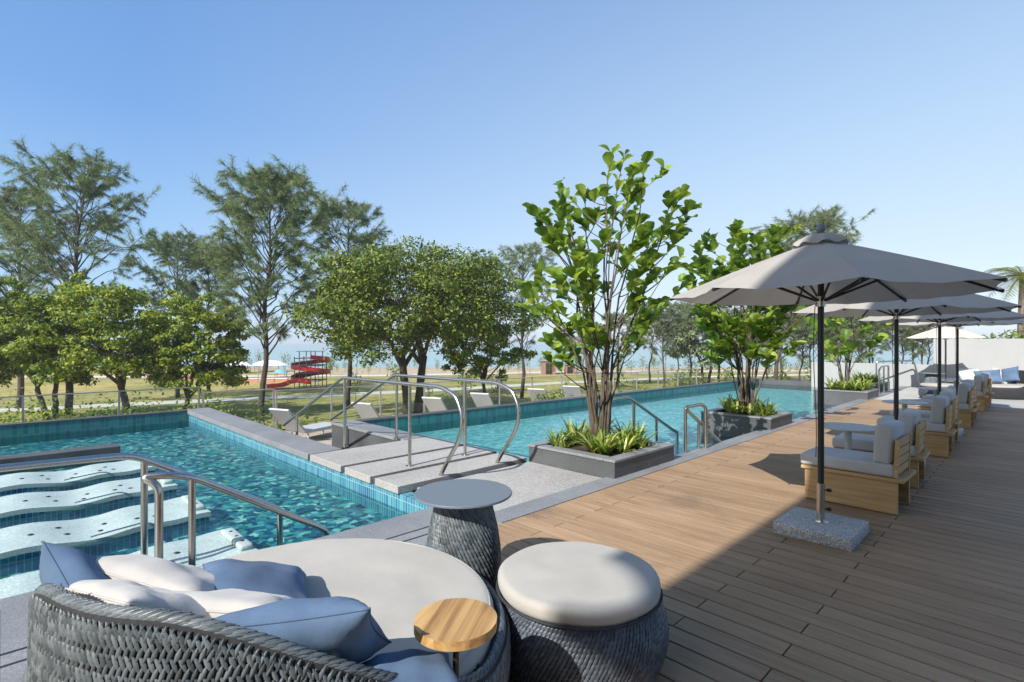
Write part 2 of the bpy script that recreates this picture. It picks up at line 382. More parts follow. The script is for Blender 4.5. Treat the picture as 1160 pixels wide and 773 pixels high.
def ground_mat():
    m, nt, b = mat('dry park grass and sand'); v = coords(nt)
    n1 = noise(nt, v, .12, 5, .6); n2 = noise(nt, v, 1.6, 4, .7); n3 = noise(nt, coords(nt, (.25,1,1)), .07, 4)
    g = ramp(nt, n2, [(.28,(.20,.19,.06)),(.5,(.31,.275,.10)),(.72,(.45,.38,.18))])
    g = mixc(nt, 1.0, g, ramp(nt, n1, [(.28,(.50,.66,.45)),(.5,(1,1,1)),(.72,(1.5,1.28,1.15))]), 'MULTIPLY')
    s = ramp(nt, n2, [(.3,(.34,.29,.20)),(.7,(.47,.41,.30))])
    sp = N(nt, 'ShaderNodeSeparateXYZ'); nt.links.new(v, sp.inputs[0])
    far = N(nt, 'ShaderNodeMapRange'); nt.links.new(sp.outputs[1], far.inputs[0])
    far.inputs[1].default_value = 66; far.inputs[2].default_value = 112; far.inputs[3].default_value = -.12; far.inputs[4].default_value = .30
    k = math_(nt, 'ADD', n3, far.outputs[0]); k = ramp(nt, k, [(.60,(0,0,0)),(.70,(1,1,1))])
    nt.links.new(mixc(nt, k, g, s), b.inputs['Base Color']); b.inputs['Roughness'].default_value = .95; b.inputs['Specular IOR Level'].default_value = .1
    bump(nt, b, n2, .8, .25); return m
MT['ground'] = ground_mat()

# ------------------------------------------------------------------ the setting: ground, sea, paths
GZ = -4.0
def camframe(o): o.rotation_euler = (0,0,YAW); return o
g = MB()
ys = [-60, 20, 60, 112, 118, 126, 140, 400, 4500]; zs = [GZ, GZ, GZ, GZ, GZ-.1, GZ-.5, GZ-1.2, GZ-2, GZ-3]
xs = [-4500, -200, -60, 0, 60, 200, 4500]
for y, z in zip(ys, zs):
    for x in xs: g.v.append((x, y, z))
for j in range(len(ys)-1):
    for i in range(len(xs)-1):
        a = j*len(xs)+i; g.f.append((a, a+1, a+len(xs)+1, a+len(xs)))
camframe(structure('ground', g, MT['ground']))
camframe(structure('sea', MB().add([(-4500,114,GZ-.32),(4500,114,GZ-.32),(4500,4500,GZ-.32),(-4500,4500,GZ-.32)], [(0,1,2,3)]), MT['sea']))
def ribbon(pts, w, z):
    m = MB(); P = [Vector((x,y,0)) for x,y in pts]
    for i, p in enumerate(P):
        t = (P[min(i+1,len(P)-1)]-P[max(i-1,0)]).normalized(); n = Vector((-t.y,t.x,0))*w/2
        m.v += [tuple(p+n+Vector((0,0,z))), tuple(p-n+Vector((0,0,z)))]
    for i in range(len(P)-1): m.f.append((2*i,2*i+1,2*i+3,2*i+2))
    return m
camframe(structure('path', ribbon([(-80,30),(-42,42.5),(-28,50.5),(-10,60),(7,72),(30,84),(60,92),(120,100)], 3.2, GZ+.03), MT['sand']))
camframe(structure('shore_path', ribbon([(-140,84),(-60,84),(-20,88),(10,98),(60,103),(140,106)], 4.0, GZ+.03), MT['sand']))

# ------------------------------------------------------------------ deck, paving, coping
DE = 3.35           # the deck's edge along the pools
d = MB(); pitch = .1455; gap = .012
u = -5.0; i = 0
while u < 17.6 - pitch:
    js = [(-8.0, None)]
    base = (.93 if i % 2 == 0 else 1.46)
    cuts = [c for c in (base-8.16+2.04*k for k in range(0, 8)) if -7.9 < c < DE-.25]
    lim = [-8.0] + cuts + [DE]
    for a, b in zip(lim[:-1], lim[1:]):
        d.box(u, a+.004, -.04, u+pitch-gap, b-.004, 0)
    u += pitch; i += 1
END = u
structure('deck', d, MT['deck'], sharp=30)
structure('deck_base', MB().box(-5, -8, -.3, END, DE-.02, -.09), MT['black_gap'])
p = MB()
for a in range(5):
    for b in range(10):
        x0 = END+.01+a*1.2; y0 = DE-.01-(b+1)*1.15
        p.box(x0, y0, -.05, min(x0+1.194, 23.6), y0+1.144, -.002)
structure('paving', p, MT['paving'])
structure('paving_base', MB().box(END, -8.5, -.6, 23.6, DE-.02, -.052), MT['granite_dark'])
# granite between the deck and the left pool, with two drain slots; pool edge jogs
c = MB()
LEFT = -9.0
for k in range(16):
    x0 = LEFT + k*.75; x1 = min(x0+.746, 3.16)
    if x0 >= 3.1: break
    inner = 4.56 if x0 < .6 else 4.16
    for (a, b) in ((DE+.004, 3.59), (3.615, 3.73), (3.755, inner)):
        c.box(x0, a, -.06, x1, b, -.004)
structure('pool_surround', c, MT['granite'])
structure('surround_base', MB().box(LEFT, DE, -.75, 3.165, 4.14, -.062).box(LEFT, 4.14, -.75, .73, 4.54, -.062), MT['granite_dark'])
# coping strip along the deck edge towards the lap pool
c = MB()
x0 = 3.17
while x0 < 23.8:
    c.box(x0, DE+.004, -.09, min(x0+.796, 23.8), 3.62, .004); x0 += .8
structure('coping', c, MT['granite'])
structure('coping_base', MB().box(3.17, DE, -2.0, 23.8, 3.6, -.092), MT['tile_x'])

# ------------------------------------------------------------------ left (spa) pool
WL = -.26; FLO = -.40
U1 = 3.17; N1 = 14.1
structure('pool_floor', MB().box(LEFT, 4.1, FLO-.2, U1, N1, FLO), MT['mosaic_near'])
structure('pool_near_wall', MB().box(LEFT, 4.545, FLO, .735, 4.55, -.062).box(.735, 4.145, FLO, U1-.002, 4.15, -.062), MT['tile_x'])
structure('pool_far_wall', MB().box(LEFT, N1, -4.2, 3.16, N1+.22, -.03), MT['tile_far'])
structure('far_coping', MB().box(LEFT, N1-.01, -.028, 3.16, N1+.26, 0), MT['granite_dark'])
structure('pool_water', MB().add([(LEFT,4.14,WL),(U1,4.14,WL),(U1,N1,WL),(LEFT,N1,WL)], [(0,1,2,3)]), MT['water'])
structure('pool_bar', MB().box(LEFT, 10.9, FLO, 1.45, 11.25, -.15), MT['granite_dark'], bevel=.01)
# side wall and coping beside the stair
structure('pool_side_wall', MB().box(U1, 4.13, FLO-.2, U1+.15, N1+.25, -.09), MT['tile_y'])
structure('stair_wall', MB().box(U1+.152, 7.55, -4.2, 3.64, N1+.25, -.09), MT['granite_dark'])
c = MB(); y0 = 7.37
while y0 < 14.3:
    c.box(U1-.03, y0, -.088, 3.66, min(y0+.896, 14.36), 0); y0 += .9
structure('side_coping', c, MT['granite'], bevel=.006)
# platform of pale slabs between the pools
PU0, PU1 = 3.14, 5.2
structure('platform_base', MB().box(U1+.155, 3.63, -1.6, 5.15, 7.34, -.11), MT['black_gap'])
for (a, b) in ((5.00, 5.50), (5.61, 6.25), (6.36, 7.30)):
    structure('platform_slab', MB().box(PU0, a, -.085, PU1, b, .004), MT['slab'], bevel=.006)
structure('platform_slab', MB().box(PU0+.16, 3.63, -.085, PU1-.09, 4.86, -.012), MT['slab'], bevel=.006)
structure('platform_edge', MB().box(5.152, 3.63, -2.0, 5.17, 7.3, -.09), MT['tile_y'])
# stair down to the terrace
TZ = -.8
st = MB()
for k in range(5):
    st.box(3.662, 7.36+k*.42, TZ-.3, 4.748, 7.36+(k+1)*.42, -.16*(k+1))
structure('stair', st, MT['slab'])
structure('pool_end_wall', MB().box(4.75, 7.36, -2.2, 5.17, 10.0, -.05), MT['granite_dark'])
structure('pool_end_coping', MB().box(4.73, 7.36, -.048, 5.2, 10.0, 0), MT['granite'], bevel=.005)

# ------------------------------------------------------------------ right (lap) pool
U2 = 23.8; FR = -.40; WR = -.21
def far_n(u): return 9.72 - (u-5.2)*.052
structure('lap_pool_floor', MB().prism([(5.16,3.6),(U2,3.6),(U2,far_n(U2)+.1),(5.16,far_n(5.2)+.1)], FR-.2, FR), MT['mosaic_far'])
structure('lap_pool_water', MB().add([(5.17,3.58,WR),(U2,3.58,WR),(U2,far_n(U2),WR),(5.17,far_n(5.2),WR)], [(0,1,2,3)]), MT['water_far'])
structure('lap_pool_far_wall', MB().prism([(5.18,far_n(5.2)),(U2+.3,far_n(U2+.3)),(U2+.3,far_n(U2+.3)+.22),(5.18,far_n(5.2)+.22)], -4.2, -.032), MT['tile_far'])
structure('lap_pool_far_coping', MB().prism([(5.205,far_n(5.2)-.01),(U2+.3,far_n(U2+.3)-.01),(U2+.3,far_n(U2+.3)+.26),(5.205,far_n(5.2)+.26)], -.03, -.002), MT['granite_dark'])
structure('lap_pool_end', MB().box(U2, 3.4, -4.2, U2+.3, far_n(U2)-.02, -.02), MT['granite_dark'])

# terrace below the pools, with pebbles and loungers
structure('terrace', MB().prism([(3.66,9.45),(4.7,9.45),(4.7,10.02),(5.4,10.02),(24,9.3),(24,13.2),(3.66,14.6)], -4.1, TZ), MT['pebble'])

# ------------------------------------------------------------------ unseen hotel wing behind the camera: roof outline cut to shape sun and shade
bt = thing('unseen_shade_building', 'unseen pale hotel wing, its thin roof cut to shape sun and shade on the deck', 'building', (-1.5, -2.4, 0))
bm = MB().box(-50, -14, -.3, 0, 0, 13.0); bm.build('wall', MT['render_wall'], bt)
RH = 13.08
def over(u_, n_): return (u_ - 1.3*RH + 1.5, n_ - .15*RH + 2.4)
edge = [(17.6,-12.5),(17.6,1.726),(2.995,1.726)]
edge += [(2.59+.40*math.cos(a), 1.737+.40*math.sin(a)) for a in [-.03-(PI*.86)*k/14 for k in range(15)]]  # bite added to the roof edge so sun reaches the pouf
edge += [(2.20,1.1),(2.12,.15),(-30,.15),(-30,-12.5)]  # roof set back here to let sun onto the daybed
MB().prism([over(*e) for e in edge][::-1], 13.0, 13.16).build('roof', MT['render_wall'], bt)
for fl in range(3):
    for k in range(6):
        x = -4 - k*6.5; z = 1.2 + fl*3.8
        w = MB().box(x-2.2, .0, z, x, .04, z+2.2).build('window', MT['black_metal'], bt)
        MB().box(x-2.12, .04, z+.08, x-1.14, .05, z+2.12).box(x-1.06, .04, z+.08, x-.08, .05, z+2.12).build('pane', MT['grey_metal'], w)

# ------------------------------------------------------------------ far boundary wall
bw = thing('boundary_wall', 'white rendered wall closing the far end of the deck, stepping down towards the pool', 'wall', (23.6, 0, 0))
MB().box(0, -14, -.6, .25, 2.7, 1.72).build('tall_wall', MT['render_wall'], bw, bevel=.008)
MB().box(.004, 2.702, -.6, .22, 6.6, .80).build('low_wall', MT['render_wall'], bw, bevel=.008)

# ------------------------------------------------------------------ wicker weave
LENS_V = []; LENS_F = []
for j in range(5):
    t = j/4; w = (.16, .74, 1.0, .74, .16)[j]
    for i_ in range(3):
        s_ = (i_-1); LENS_V.append((s_*.5*w, t-.5, (.0 if s_ else 1.0)*math.sin(PI*(.1+.8*t))))
for j in range(4):
    for i_ in range(2):
        a = j*3+i_; LENS_F.append((a, a+1, a+4, a+3))
def weave(name, surf, rows, cols_of, mat_, parent, lw, lh, bulge=.006, lean=.35, herr=False, az0=0, az1=2*PI):
    """surf(az, t) -> (point, outward, up, ok); strands laid over it row by row, each row shifted by half a strand"""
    P = []; FX = []; FY = []; FZ = []; S = []
    for r_ in range(rows):
        t = (r_+.5)/rows; n_ = cols_of(t)
        for k in range(n_):
            az = az0 + (az1-az0)*(k+.5*(r_ % 2))/n_
            q = surf(az, t)
            if q is None: continue
            p, o, up = q; side = up.cross(o).normalized()
            sg = lean*(1 if (r_ % 2 or not herr) else -1)
            y = (up + side*sg*(1 + random.uniform(-.15,.15))).normalized(); x = y.cross(o).normalized()
            P.append(p + o*random.uniform(-.001,.002)); FX.append(x); FY.append(y); FZ.append(o)
            S.append((lw*random.uniform(.9,1.12), lh*random.uniform(.92,1.08), bulge))
    V, F = scatter(LENS_V, LENS_F, np.array(P), np.array(FX), np.array(FY), np.array(FZ), np.array(S))
    return np_mesh(name, V, F, mat_, parent, smooth=True)
def braid(pts_out, lw, ll, mb_list=None, up=None):
    """rope like rim: short slanted strands along a path; pts: list of (p, tangent, outward)"""
    P = []; FX = []; FY = []; FZ = []; S = []
    for p, t, o in pts_out:
        b = t.cross(o).normalized()
        for a in range(5):
            an = -1.0 + a*.62
            dr = (o*math.cos(an+PI/2) + b*math.sin(an+PI/2)) if False else (o*math.cos(an) + Vector((0,0,1))*math.sin(an+.9))
            dr = (dr - t*dr.dot(t)).normalized()
            y = (t + dr.cross(t)*(.45 if True else 0)).normalized(); x = y.cross(dr).normalized()
            P.append(p + dr*.017 + t*(a*.007)); FX.append(x); FY.append(y); FZ.append(dr); S.append((lw, ll, .006))
    return np.array(P), np.array(FX), np.array(FY), np.array(FZ), np.array(S)

# ------------------------------------------------------------------ cushions and pillows
def round_cushion(rad, z0, z1, seg=72):
    h = z1-z0; prof = []
    e = h*.42
    for k in range(7): a = -PI/2 + PI/2*k/6; prof.append((rad-e+e*math.cos(a)*1.0, z0+e+e*math.sin(a)))
    for k in range(7): a = PI/2*k/6; prof.append((rad-e+e*math.cos(a), z1-e+e*math.sin(a)))
    for k in range(1, 17):
        r_ = (rad-e)*(1-k/17); prof.append((r_, z1 + .012*(1-(r_/(rad-e))**2)))
    m = MB().lathe([(rad-e-.1, z0)] + prof + [(.0001, z1+.012)], seg)
    for i_, (x, y, z) in enumerate(m.v):
        r_ = math.hypot(x,y); a = math.atan2(y,x)
        dz = .003*math.sin(5*a+3*r_*7)*math.sin(9*r_) + .0025*math.sin(13*x+5*y)*math.sin(9*y-4*x) - .004*math.exp(-((x-.15)**2+(y+.05)**2)/.05)
        dz *= min(1, r_/.2)**2
        m.v[i_] = (x*(1+.003*math.sin(7*a)), y*(1+.003*math.cos(9*a)), z+dz)
    return m
def pillow_mesh(w=.46, h=.46, t=.17, seed=0, n=22, rect=1.0):
    r_ = random.Random(seed); m = MB()
    ph = [r_.uniform(0,6.28) for _ in range(6)]
    def pt(a, b, side):
        # a,b in -1..1
        k = 1 - .085*(1-abs(a)**2.0)*0 
        edge = (1-abs(a)**2.6)*(1-abs(b)**2.6)
        px = a*(1 - .10*(1-b*b)**1.0*abs(a)**3)
        py = b*(1 - .10*(1-a*a)**1.0*abs(b)**3)
        th = max(edge,0)**.44
        wr = .012*math.sin(6*a+4*b+ph[0])*math.sin(5*b-3*a+ph[1])*th + .02*math.sin(2.2*a+ph[2])*math.sin(2.6*b+ph[3])*th
        cr = .018*math.sin(14*(a-b)+ph[4])*max(0, abs(a)+abs(b)-1.05)*th
        return (px*w/2, py*h/2, side*(t/2*th + (wr+cr)*.6))
    for side in (1, -1):
        o = len(m.v)
        for j in range(n+1):
            for i_ in range(n+1):
                a = math.sin(PI/2*(2*i_/n-1)); b = math.sin(PI/2*(2*j/n-1)); m.v.append(pt(a,b,side))
        for j in range(n):
            for i_ in range(n):
                a = o+j*(n+1)+i_; q = (a, a+1, a+n+2, a+n+1); m.f.append(q if side > 0 else q[::-1])
    return m
def pillow(label, matk, pos, nrm, roll=0, seed=0, size=(.46,.46,.17), group=None, parent_rot=0):
    """pos, nrm in world; roll about the normal"""
    m = pillow_mesh(*size, seed=seed)
    o = m.build('pillow', MT[matk], sharp=180)
    z = Vector(nrm).normalized(); y = (Vector((0,0,1)) - z*z.z).normalized(); x = y.cross(z)
    Mx = Matrix((x,y,z)).transposed() @ Matrix.Rotation(roll, 3, 'Z')
    o.rotation_euler = Mx.to_euler(); o.location = pos
    me = o.data; bmw = bmesh.new(); bmw.from_mesh(me); bmesh.ops.remove_doubles(bmw, verts=bmw.verts[:], dist=.0008); bmw.to_mesh(me); bmw.free()
    
    w_, h_ = size[0], size[1]; sm_ = MB(); ring = []
    for k in range(80):
        f = k/20; sd = int(f); q = 2*(f-sd)-1
        a, b = ((q,-1),(1,q),(-q,1),(-1,-q))[sd]
        ring.append((a*(1-.10*(1-b*b)*abs(a)**3)*w_/2, b*(1-.10*(1-a*a)*abs(b)**3)*h_/2, 0))
    sm_.tube(ring+[ring[0]], .0042, 6, caps=False).build('seam', MT[matk], o, sharp=180)
    tag(o, label, 'pillow', group); return o

# ------------------------------------------------------------------ daybed
def smooth01(x): x = max(0, min(1, x)); return x*x*(3-2*x)
def rim_h(az, lo=.335, hi=.825, peak=R(-108)):
    dlt = abs((az-peak+PI) % (2*PI) - PI)
    return lo + (hi-lo)*smooth01(1-(math.degrees(dlt)-12)/80)
RD = .93
def wall_r(z, h): 
    t = z/max(h,.05); return RD*(.885 + .115*math.sin(PI*min(1, .22+.60*min(1,z/.5)))) - .02*max(0,(z-.45))
def make_daybed(label, tray=True):
    t = thing('daybed', label, 'daybed', (0,0,0), YAW)
    def surf(az, tt):
        h = rim_h(az); z = .02 + (rim_hmax-.02)*tt
        if z > h-.028:
            if z > h+.012: return None
            z = h-.034
        r_ = wall_r(z, h); o = Vector((math.cos(az), math.sin(az), 0)); 
        dr = (wall_r(z+.01,h)-wall_r(z-.01,h))/.02
        up = (o*dr + Vector((0,0,1))).normalized(); n = (o - Vector((0,0,1))*dr).normalized()
        return Vector((r_*o.x, r_*o.y, z)), n, up
    rim_hmax = .86
    base = MB(); seg = 120; nz = 10
    for k in range(seg):
        az = 2*PI*k/seg; h = rim_h(az)
        for j in range(nz+1):
            z = .02+(h-.02)*j/nz; r_ = wall_r(z,h)-.004; base.v.append((r_*math.cos(az), r_*math.sin(az), z))
        for j in range(nz+1):
            z = h-(h-.06)*j/nz; r_ = wall_r(z,h)-.055; base.v.append((r_*math.cos(az), r_*math.sin(az), z))
    nn = 2*(nz+1)
    for k in range(seg):
        k2 = (k+1) % seg
        for j in range(nn-1): base.f.append((k*nn+j, k2*nn+j, k2*nn+j+1, k*nn+j+1))
    base.build('shell', MT['wicker_back_and_shade'], t)
    weave('weave', surf, 30, lambda q: 250, MT['wicker'], t, .0150, .056, .0085, .48, True)
    def surf_in(az, tt):
        h = rim_h(az); z = .30 + (rim_hmax-.30)*tt
        if z > h-.015: return None
        r_ = wall_r(z,h)-.057; o = Vector((-math.cos(az), -math.sin(az), 0)); return Vector((-r_*o.x, -r_*o.y, z)), o, Vector((0,0,1))
    weave('lining', surf_in, 12, lambda q: 180, MT['wicker'], t, .036, .07, .005, .2)
    pts = []
    for k in range(190):
        az = 2*PI*k/190; 
        def rp(a): h = rim_h(a); r_ = wall_r(h,h)-.028; return Vector((r_*math.cos(a), r_*math.sin(a), h))
        tg = (rp(az+.01)-rp(az-.01)).normalized(); pts.append((rp(az), tg, Vector((math.cos(az), math.sin(az), 0))))
    V, F = scatter(LENS_V, LENS_F, *braid(pts, .017, .062))
    np_mesh('rim', V, F, MT['wicker'], t, smooth=True)
    MB().tube([p for p,_,_ in pts]+[pts[0][0]], .02, 6, caps=False).build('rim_core', MT['wicker_back_and_shade'], t)
    MB().lathe([(.0001,.28),(.83,.28),(.83,.24)], 60).build('seat_board', MT['wicker_back_and_shade'], t)
    round_cushion(.865, .285, .42).build('seat_cushion', MT['cushion'], t, sharp=180)
    MB().tube([(.846*math.cos(a), .846*math.sin(a), .405) for a in [2*PI*k/90 for k in range(91)]], .005, 6, caps=False).build('piping', MT['cushion'], t, sharp=180)
    if tray:
        tr = MB().tube([(.745,-.465,.30),(.745,-.465,.588)], .011, 12).build('tray_stem', MT['black_metal'], t)
        tb = MB(); 
        for k, (a, b) in enumerate(((-.147,-.085),(-.085,-.03),(-.03,.028),(.028,.085),(.085,.147))):
            poly = []
            n_ = 10
            rr = .147
            for q in range(n_+1):
                x = a+(b-a)*q/n_; x = max(-rr, min(rr, x)); poly.append((x, -math.sqrt(max(0, rr*rr-x*x))))
            for q in range(n_, -1, -1):
                x = a+(b-a)*q/n_; x = max(-rr, min(rr, x)); poly.append((x, math.sqrt(max(0, rr*rr-x*x))))
            clean = []
            for q in poly:
                if not clean or (abs(q[0]-clean[-1][0])+abs(q[1]-clean[-1][1])) > 1e-5: clean.append(q)
            if (abs(clean[0][0]-clean[-1][0])+abs(clean[0][1]-clean[-1][1])) < 1e-5: clean.pop()
            tb.prism(clean, .588, .62)
        o = tb.build('tray_top', MT['teak_top'], t, sharp=40); o.rotation_euler = (0,0,0)
        o.location = (.745,-.465,0); o.rotation_euler = (0,0,R(-12))
    return t
DB = gr(-.945, 2.315)
day = make_daybed('round grey wicker daybed with off white mattress and teak tray, nearest the camera'); day.location = (*DB, 0)
def dpos(x, y, z): a = gr(-.945+x, 2.315+y); return (a[0], a[1], z)
def dvec(x, y, z): a = gr(x, y); return (a[0], a[1], z)
PG = 'pillows on the near daybed'
pillow('blue pillow standing on its corner at the left end of the near daybed', 'blue_pillow', dpos(-.62,-.34,.60), dvec(.62,.5,.5), R(34), 1, size=(.46,.44,.19), group=PG)
pillow('white pillow behind the left blue pillow, pool side of the near daybed', 'white_pillow', dpos(-.43,-.20,.615), dvec(.22,.42,.85), R(20), 2, size=(.54,.46,.15), group=PG)
pillow('long white pillow tucked along the wicker rim of the near daybed', 'white_pillow', dpos(-.33,-.49,.665), dvec(.20,.55,.80), R(-17), 3, size=(.60,.40,.14), group=PG)
pillow('blue pillow lying flat on top of the mattress beside the handrail side', 'blue_pillow', dpos(-.17,-.05,.535), dvec(.22,.22,1.0), R(-20), 4, size=(.52,.46,.16), group=PG)
pillow('white pillow in the middle of the pile between two blue pillows', 'white_pillow', dpos(-.08,-.40,.60), dvec(.06,.5,.85), R(-2), 5, size=(.54,.42,.15), group=PG)
pillow('blue pillow in front, leaning on the daybed rim and pointing to the teak tray', 'blue_pillow', dpos(.26,-.60,.63), dvec(-.12,.62,.72), R(-6), 6, size=(.50,.46,.18), group=PG)
pillow('small blue bolster lying beside the teak tray at the photo edge', 'blue_pillow', dpos(.60,-.60,.475), dvec(0,.1,1), R(20), 7, size=(.34,.30,.13), group=PG)

# ------------------------------------------------------------------ pouf and wicker side table
def make_pouf(label, loc):
    t = thing('pouf', label, 'pouf', loc, YAW)
    H = .36
    def pr(z): q = z/H; return .345 + .105*math.sin(PI*(.10+.80*q))**.8 - .012*q
    def surf(az, tt):
        z = .015 + (H-.02)*tt; dr = (pr(z+.005)-pr(max(.001,z-.005)))/.01; o = Vector((math.cos(az), math.sin(az), 0))
        return Vector((pr(z)*o.x, pr(z)*o.y, z)), (o - Vector((0,0,1))*dr).normalized(), (o*dr + Vector((0,0,1))).normalized()
    prof = [(max(.01,pr(z)-.005), z) for z in [H*k/16 for k in range(17)]]
    MB().lathe([(.0001,.0)]+prof+[(.0001,H)], 64).build('core', MT['wicker_back_and_shade'], t)
    weave('weave', surf, 17, lambda q: 128, MT['wicker_blue'], t, .017, .040, .006, .9)
    round_cushion(.412, .345, .43).build('cushion', MT['cushion'], t, sharp=180)
    MB().tube([(.415*math.cos(a), .415*math.sin(a), .352) for a in [2*PI*k/60 for k in range(61)]], .007, 6, caps=False).build('piping', MT['wicker_back_and_shade'], t)
    return t
pouf = make_pouf('round slate wicker pouf with off white cushion beside the near daybed', (*gr(.338,2.68), 0))
def make_wtable(label, loc, h=.655):
    t = thing('side_table', label, 'side table', loc, YAW)
    H = h-.015
    def pr(z): q = z/H; return .135 + .095*math.sin(PI*(.08+.62*(1-q)))**1.1 + .015*q*0
    def surf(az, tt):
        z = .01 + (H-.015)*tt; dr = (pr(z+.005)-pr(z-.005))/.01; o = Vector((math.cos(az), math.sin(az), 0))
        return Vector((pr(z)*o.x, pr(z)*o.y, z)), (o - Vector((0,0,1))*dr).normalized(), (o*dr + Vector((0,0,1))).normalized()
    MB().lathe([(.0001,0)]+[(pr(H*k/16)-.005, H*k/16) for k in range(17)]+[(.0001,H)], 48).build('core', MT['wicker_back_and_shade'], t)
    weave('base', surf, 26, lambda q: 62, MT['wicker'], t, .019, .070, .010, -.5)
    MB().lathe([(.0001,H),(.305,H),(.3075,H+.003),(.3075,H+.012),(.305,H+.015),(.0001,H+.015)], 72).build('top', MT['grey_metal'], t)
    return t
wtab = make_wtable('wicker side table with a flat grey disc top behind the near daybed', (*gr(-.308,3.3), 0))

# ------------------------------------------------------------------ umbrellas
def make_umbrella(label, canopy_mat='canopy'):
    t = thing('parasol', label, 'parasol', (0,0,0), YAW, 'row of grey parasols along the deck')
    Rr, ze, za = 1.22, 2.005, 2.46; A0 = R(25)
    c = MB(); nr, na = 12, 10
    for k in range(8):
        a0 = A0+k*PI/4; o = len(c.v)
        for j in range(nr+1):
            q = .05 + .95*j/nr
            for i_ in range(na+1):
                f = i_/na; a = a0+f*PI/4
                pa = Vector((math.cos(a0), math.sin(a0))); pb = Vector((math.cos(a0+PI/4), math.sin(a0+PI/4)))
                pp = pa.lerp(pb, f)*Rr*q
                bow = 4*f*(1-f)
                sc_ = 1 - .045*bow*q**4          # the hem curves in between the ribs
                z = za - (za-ze)*(q**1.08) - .035*bow*q*(1-.25*q) + .005*math.sin(17*f+k*2.1+3*q)*q*bow + .004*math.sin(11*q+5*f+k)*bow
                c.v.append((pp.x*sc_, pp.y*sc_, z))
        for j in range(nr):
            for i_ in range(na):
                a = o+j*(na+1)+i_; c.f.append((a, a+na+1, a+na+2, a+1))
    cm = c.build('canopy', MT[canopy_mat], t, sharp=180)
    b_ = bmesh.new(); b_.from_mesh(cm.data); bmesh.ops.remove_doubles(b_, verts=b_.verts[:], dist=.002); bmesh.ops.recalc_face_normals(b_, faces=b_.faces[:]); b_.to_mesh(cm.data); b_.free()
    cm.data.shade_smooth(); cm.data.set_sharp_from_angle(angle=R(7))
    v = MB(); n_ = 48
    for ring, (rr, zz) in enumerate(((.03,2.512),(.11,2.497),(.19,2.452),(.205,2.428))):
        for k in range(n_):
            a = 2*PI*k/n_; w = 1 + (.05*math.cos(8*(a-A0)) if ring > 1 else 0)
            v.v.append((rr*w*math.cos(a), rr*w*math.sin(a), zz - (.012*(1-math.cos(8*(a-A0))) if ring > 1 else 0)))
    for j in range(3):
        for k in range(n_): v.f.append((j*n_+k, j*n_+(k+1)%n_, (j+1)*n_+(k+1)%n_, (j+1)*n_+k))
    v.build('vent_cap', MT[canopy_mat], t, sharp=180)
    MB().lathe([(.0001,2.598),(.02,2.59),(.036,2.566),(.038,2.545),(.026,2.522),(.04,2.515),(.0001,2.505)], 20).build('finial', MT['grey_metal'], t)
    MB().tube([(0,0,.38),(0,0,2.53)], .024, 20).build('pole', MT['black_metal'], t)
    sl = MB().tube([(0,0,.1),(0,0,.42)], .031, 24).build('sleeve', MT['steel'], t)
    for zz in (.20, .36): MB().tube([(.03,0,zz),(.06,0,zz)], .007, 8).lathe([(.0001,-.015),(.017,-.012),(.017,.012),(.0001,.015)], 10, (.07,0,zz)).build('knob', MT['black_metal'], sl)
    MB().rbox((.57,.57,.10), (0,0,.05), .008, 2, rot=Matrix.Rotation(-YAW, 3, 'Z')).build('base', MT['terrazzo_block'], t)
    MB().lathe([(.031,.1),(.055,.102),(.05,.112),(.031,.114)], 24).build('base_collar', MT['steel'], t)
    MB().tube([(0,0,1.90),(0,0,1.985)], .036, 20).build('runner', MT['steel'], t)
    MB().lathe([(.0001,2.44),(.05,2.44),(.055,2.41),(.03,2.39),(.0001,2.39)], 20).build('hub', MT['black_metal'], t)
    for k in range(8):
        a = A0+k*PI/4; ca, sa = math.cos(a), math.sin(a)
        def on(q, dz=-.022): return (Rr*q*ca, Rr*q*sa, za-(za-ze)*(q**1.08)+dz)
        rb = MB().tube([on(.03), on(.35), on(.7), on(.98)], .0105, 6).build('rib', MT['black_metal'], t)
        MB().tube([on(.93,-.022), on(.995,-.018)], .014, 6).build('rib_tip', MT['black_metal'], rb)
        MB().tube([(.035*ca,.035*sa,1.95), on(.52,-.035)], .010, 6).build('strut', MT['black_metal'], t)
    cord = [(.05*math.cos(R(200)), .05*math.sin(R(200)), 1.93)]
    for k in range(8): cord.append((-.055-.012*math.sin(k*.8), -.01, 1.9-k*.18))
    MB().tube(cord, .0035, 5).build('cord', MT['black_metal'], t)
    return t
UPOS = [(4.91+3.43*k, 1.30) for k in range(4)]
ULAB = ['grey parasol nearest the camera, on a speckled block beside the first bench seat',
        'second grey parasol from the camera, behind the nearest one',
        'third grey parasol from the camera along the row of bench seats',
        'fourth and farthest of the grey parasols over the bench seats']
um = make_umbrella(ULAB[0]); um.location = (*UPOS[0], 0)
for k in range(1, 4): dup(um, (UPOS[k][0], UPOS[k][1]+(.03,-.04,.02)[k-1], 0), YAW+R((4,-3,6)[k-1]), ULAB[k])
um5 = make_umbrella('cream parasol by the white boundary wall at the far end', 'canopy_cream'); um5.location = (21.5, 2.15, 0); um5.scale = (.87,.87,.87)
del um5['group']

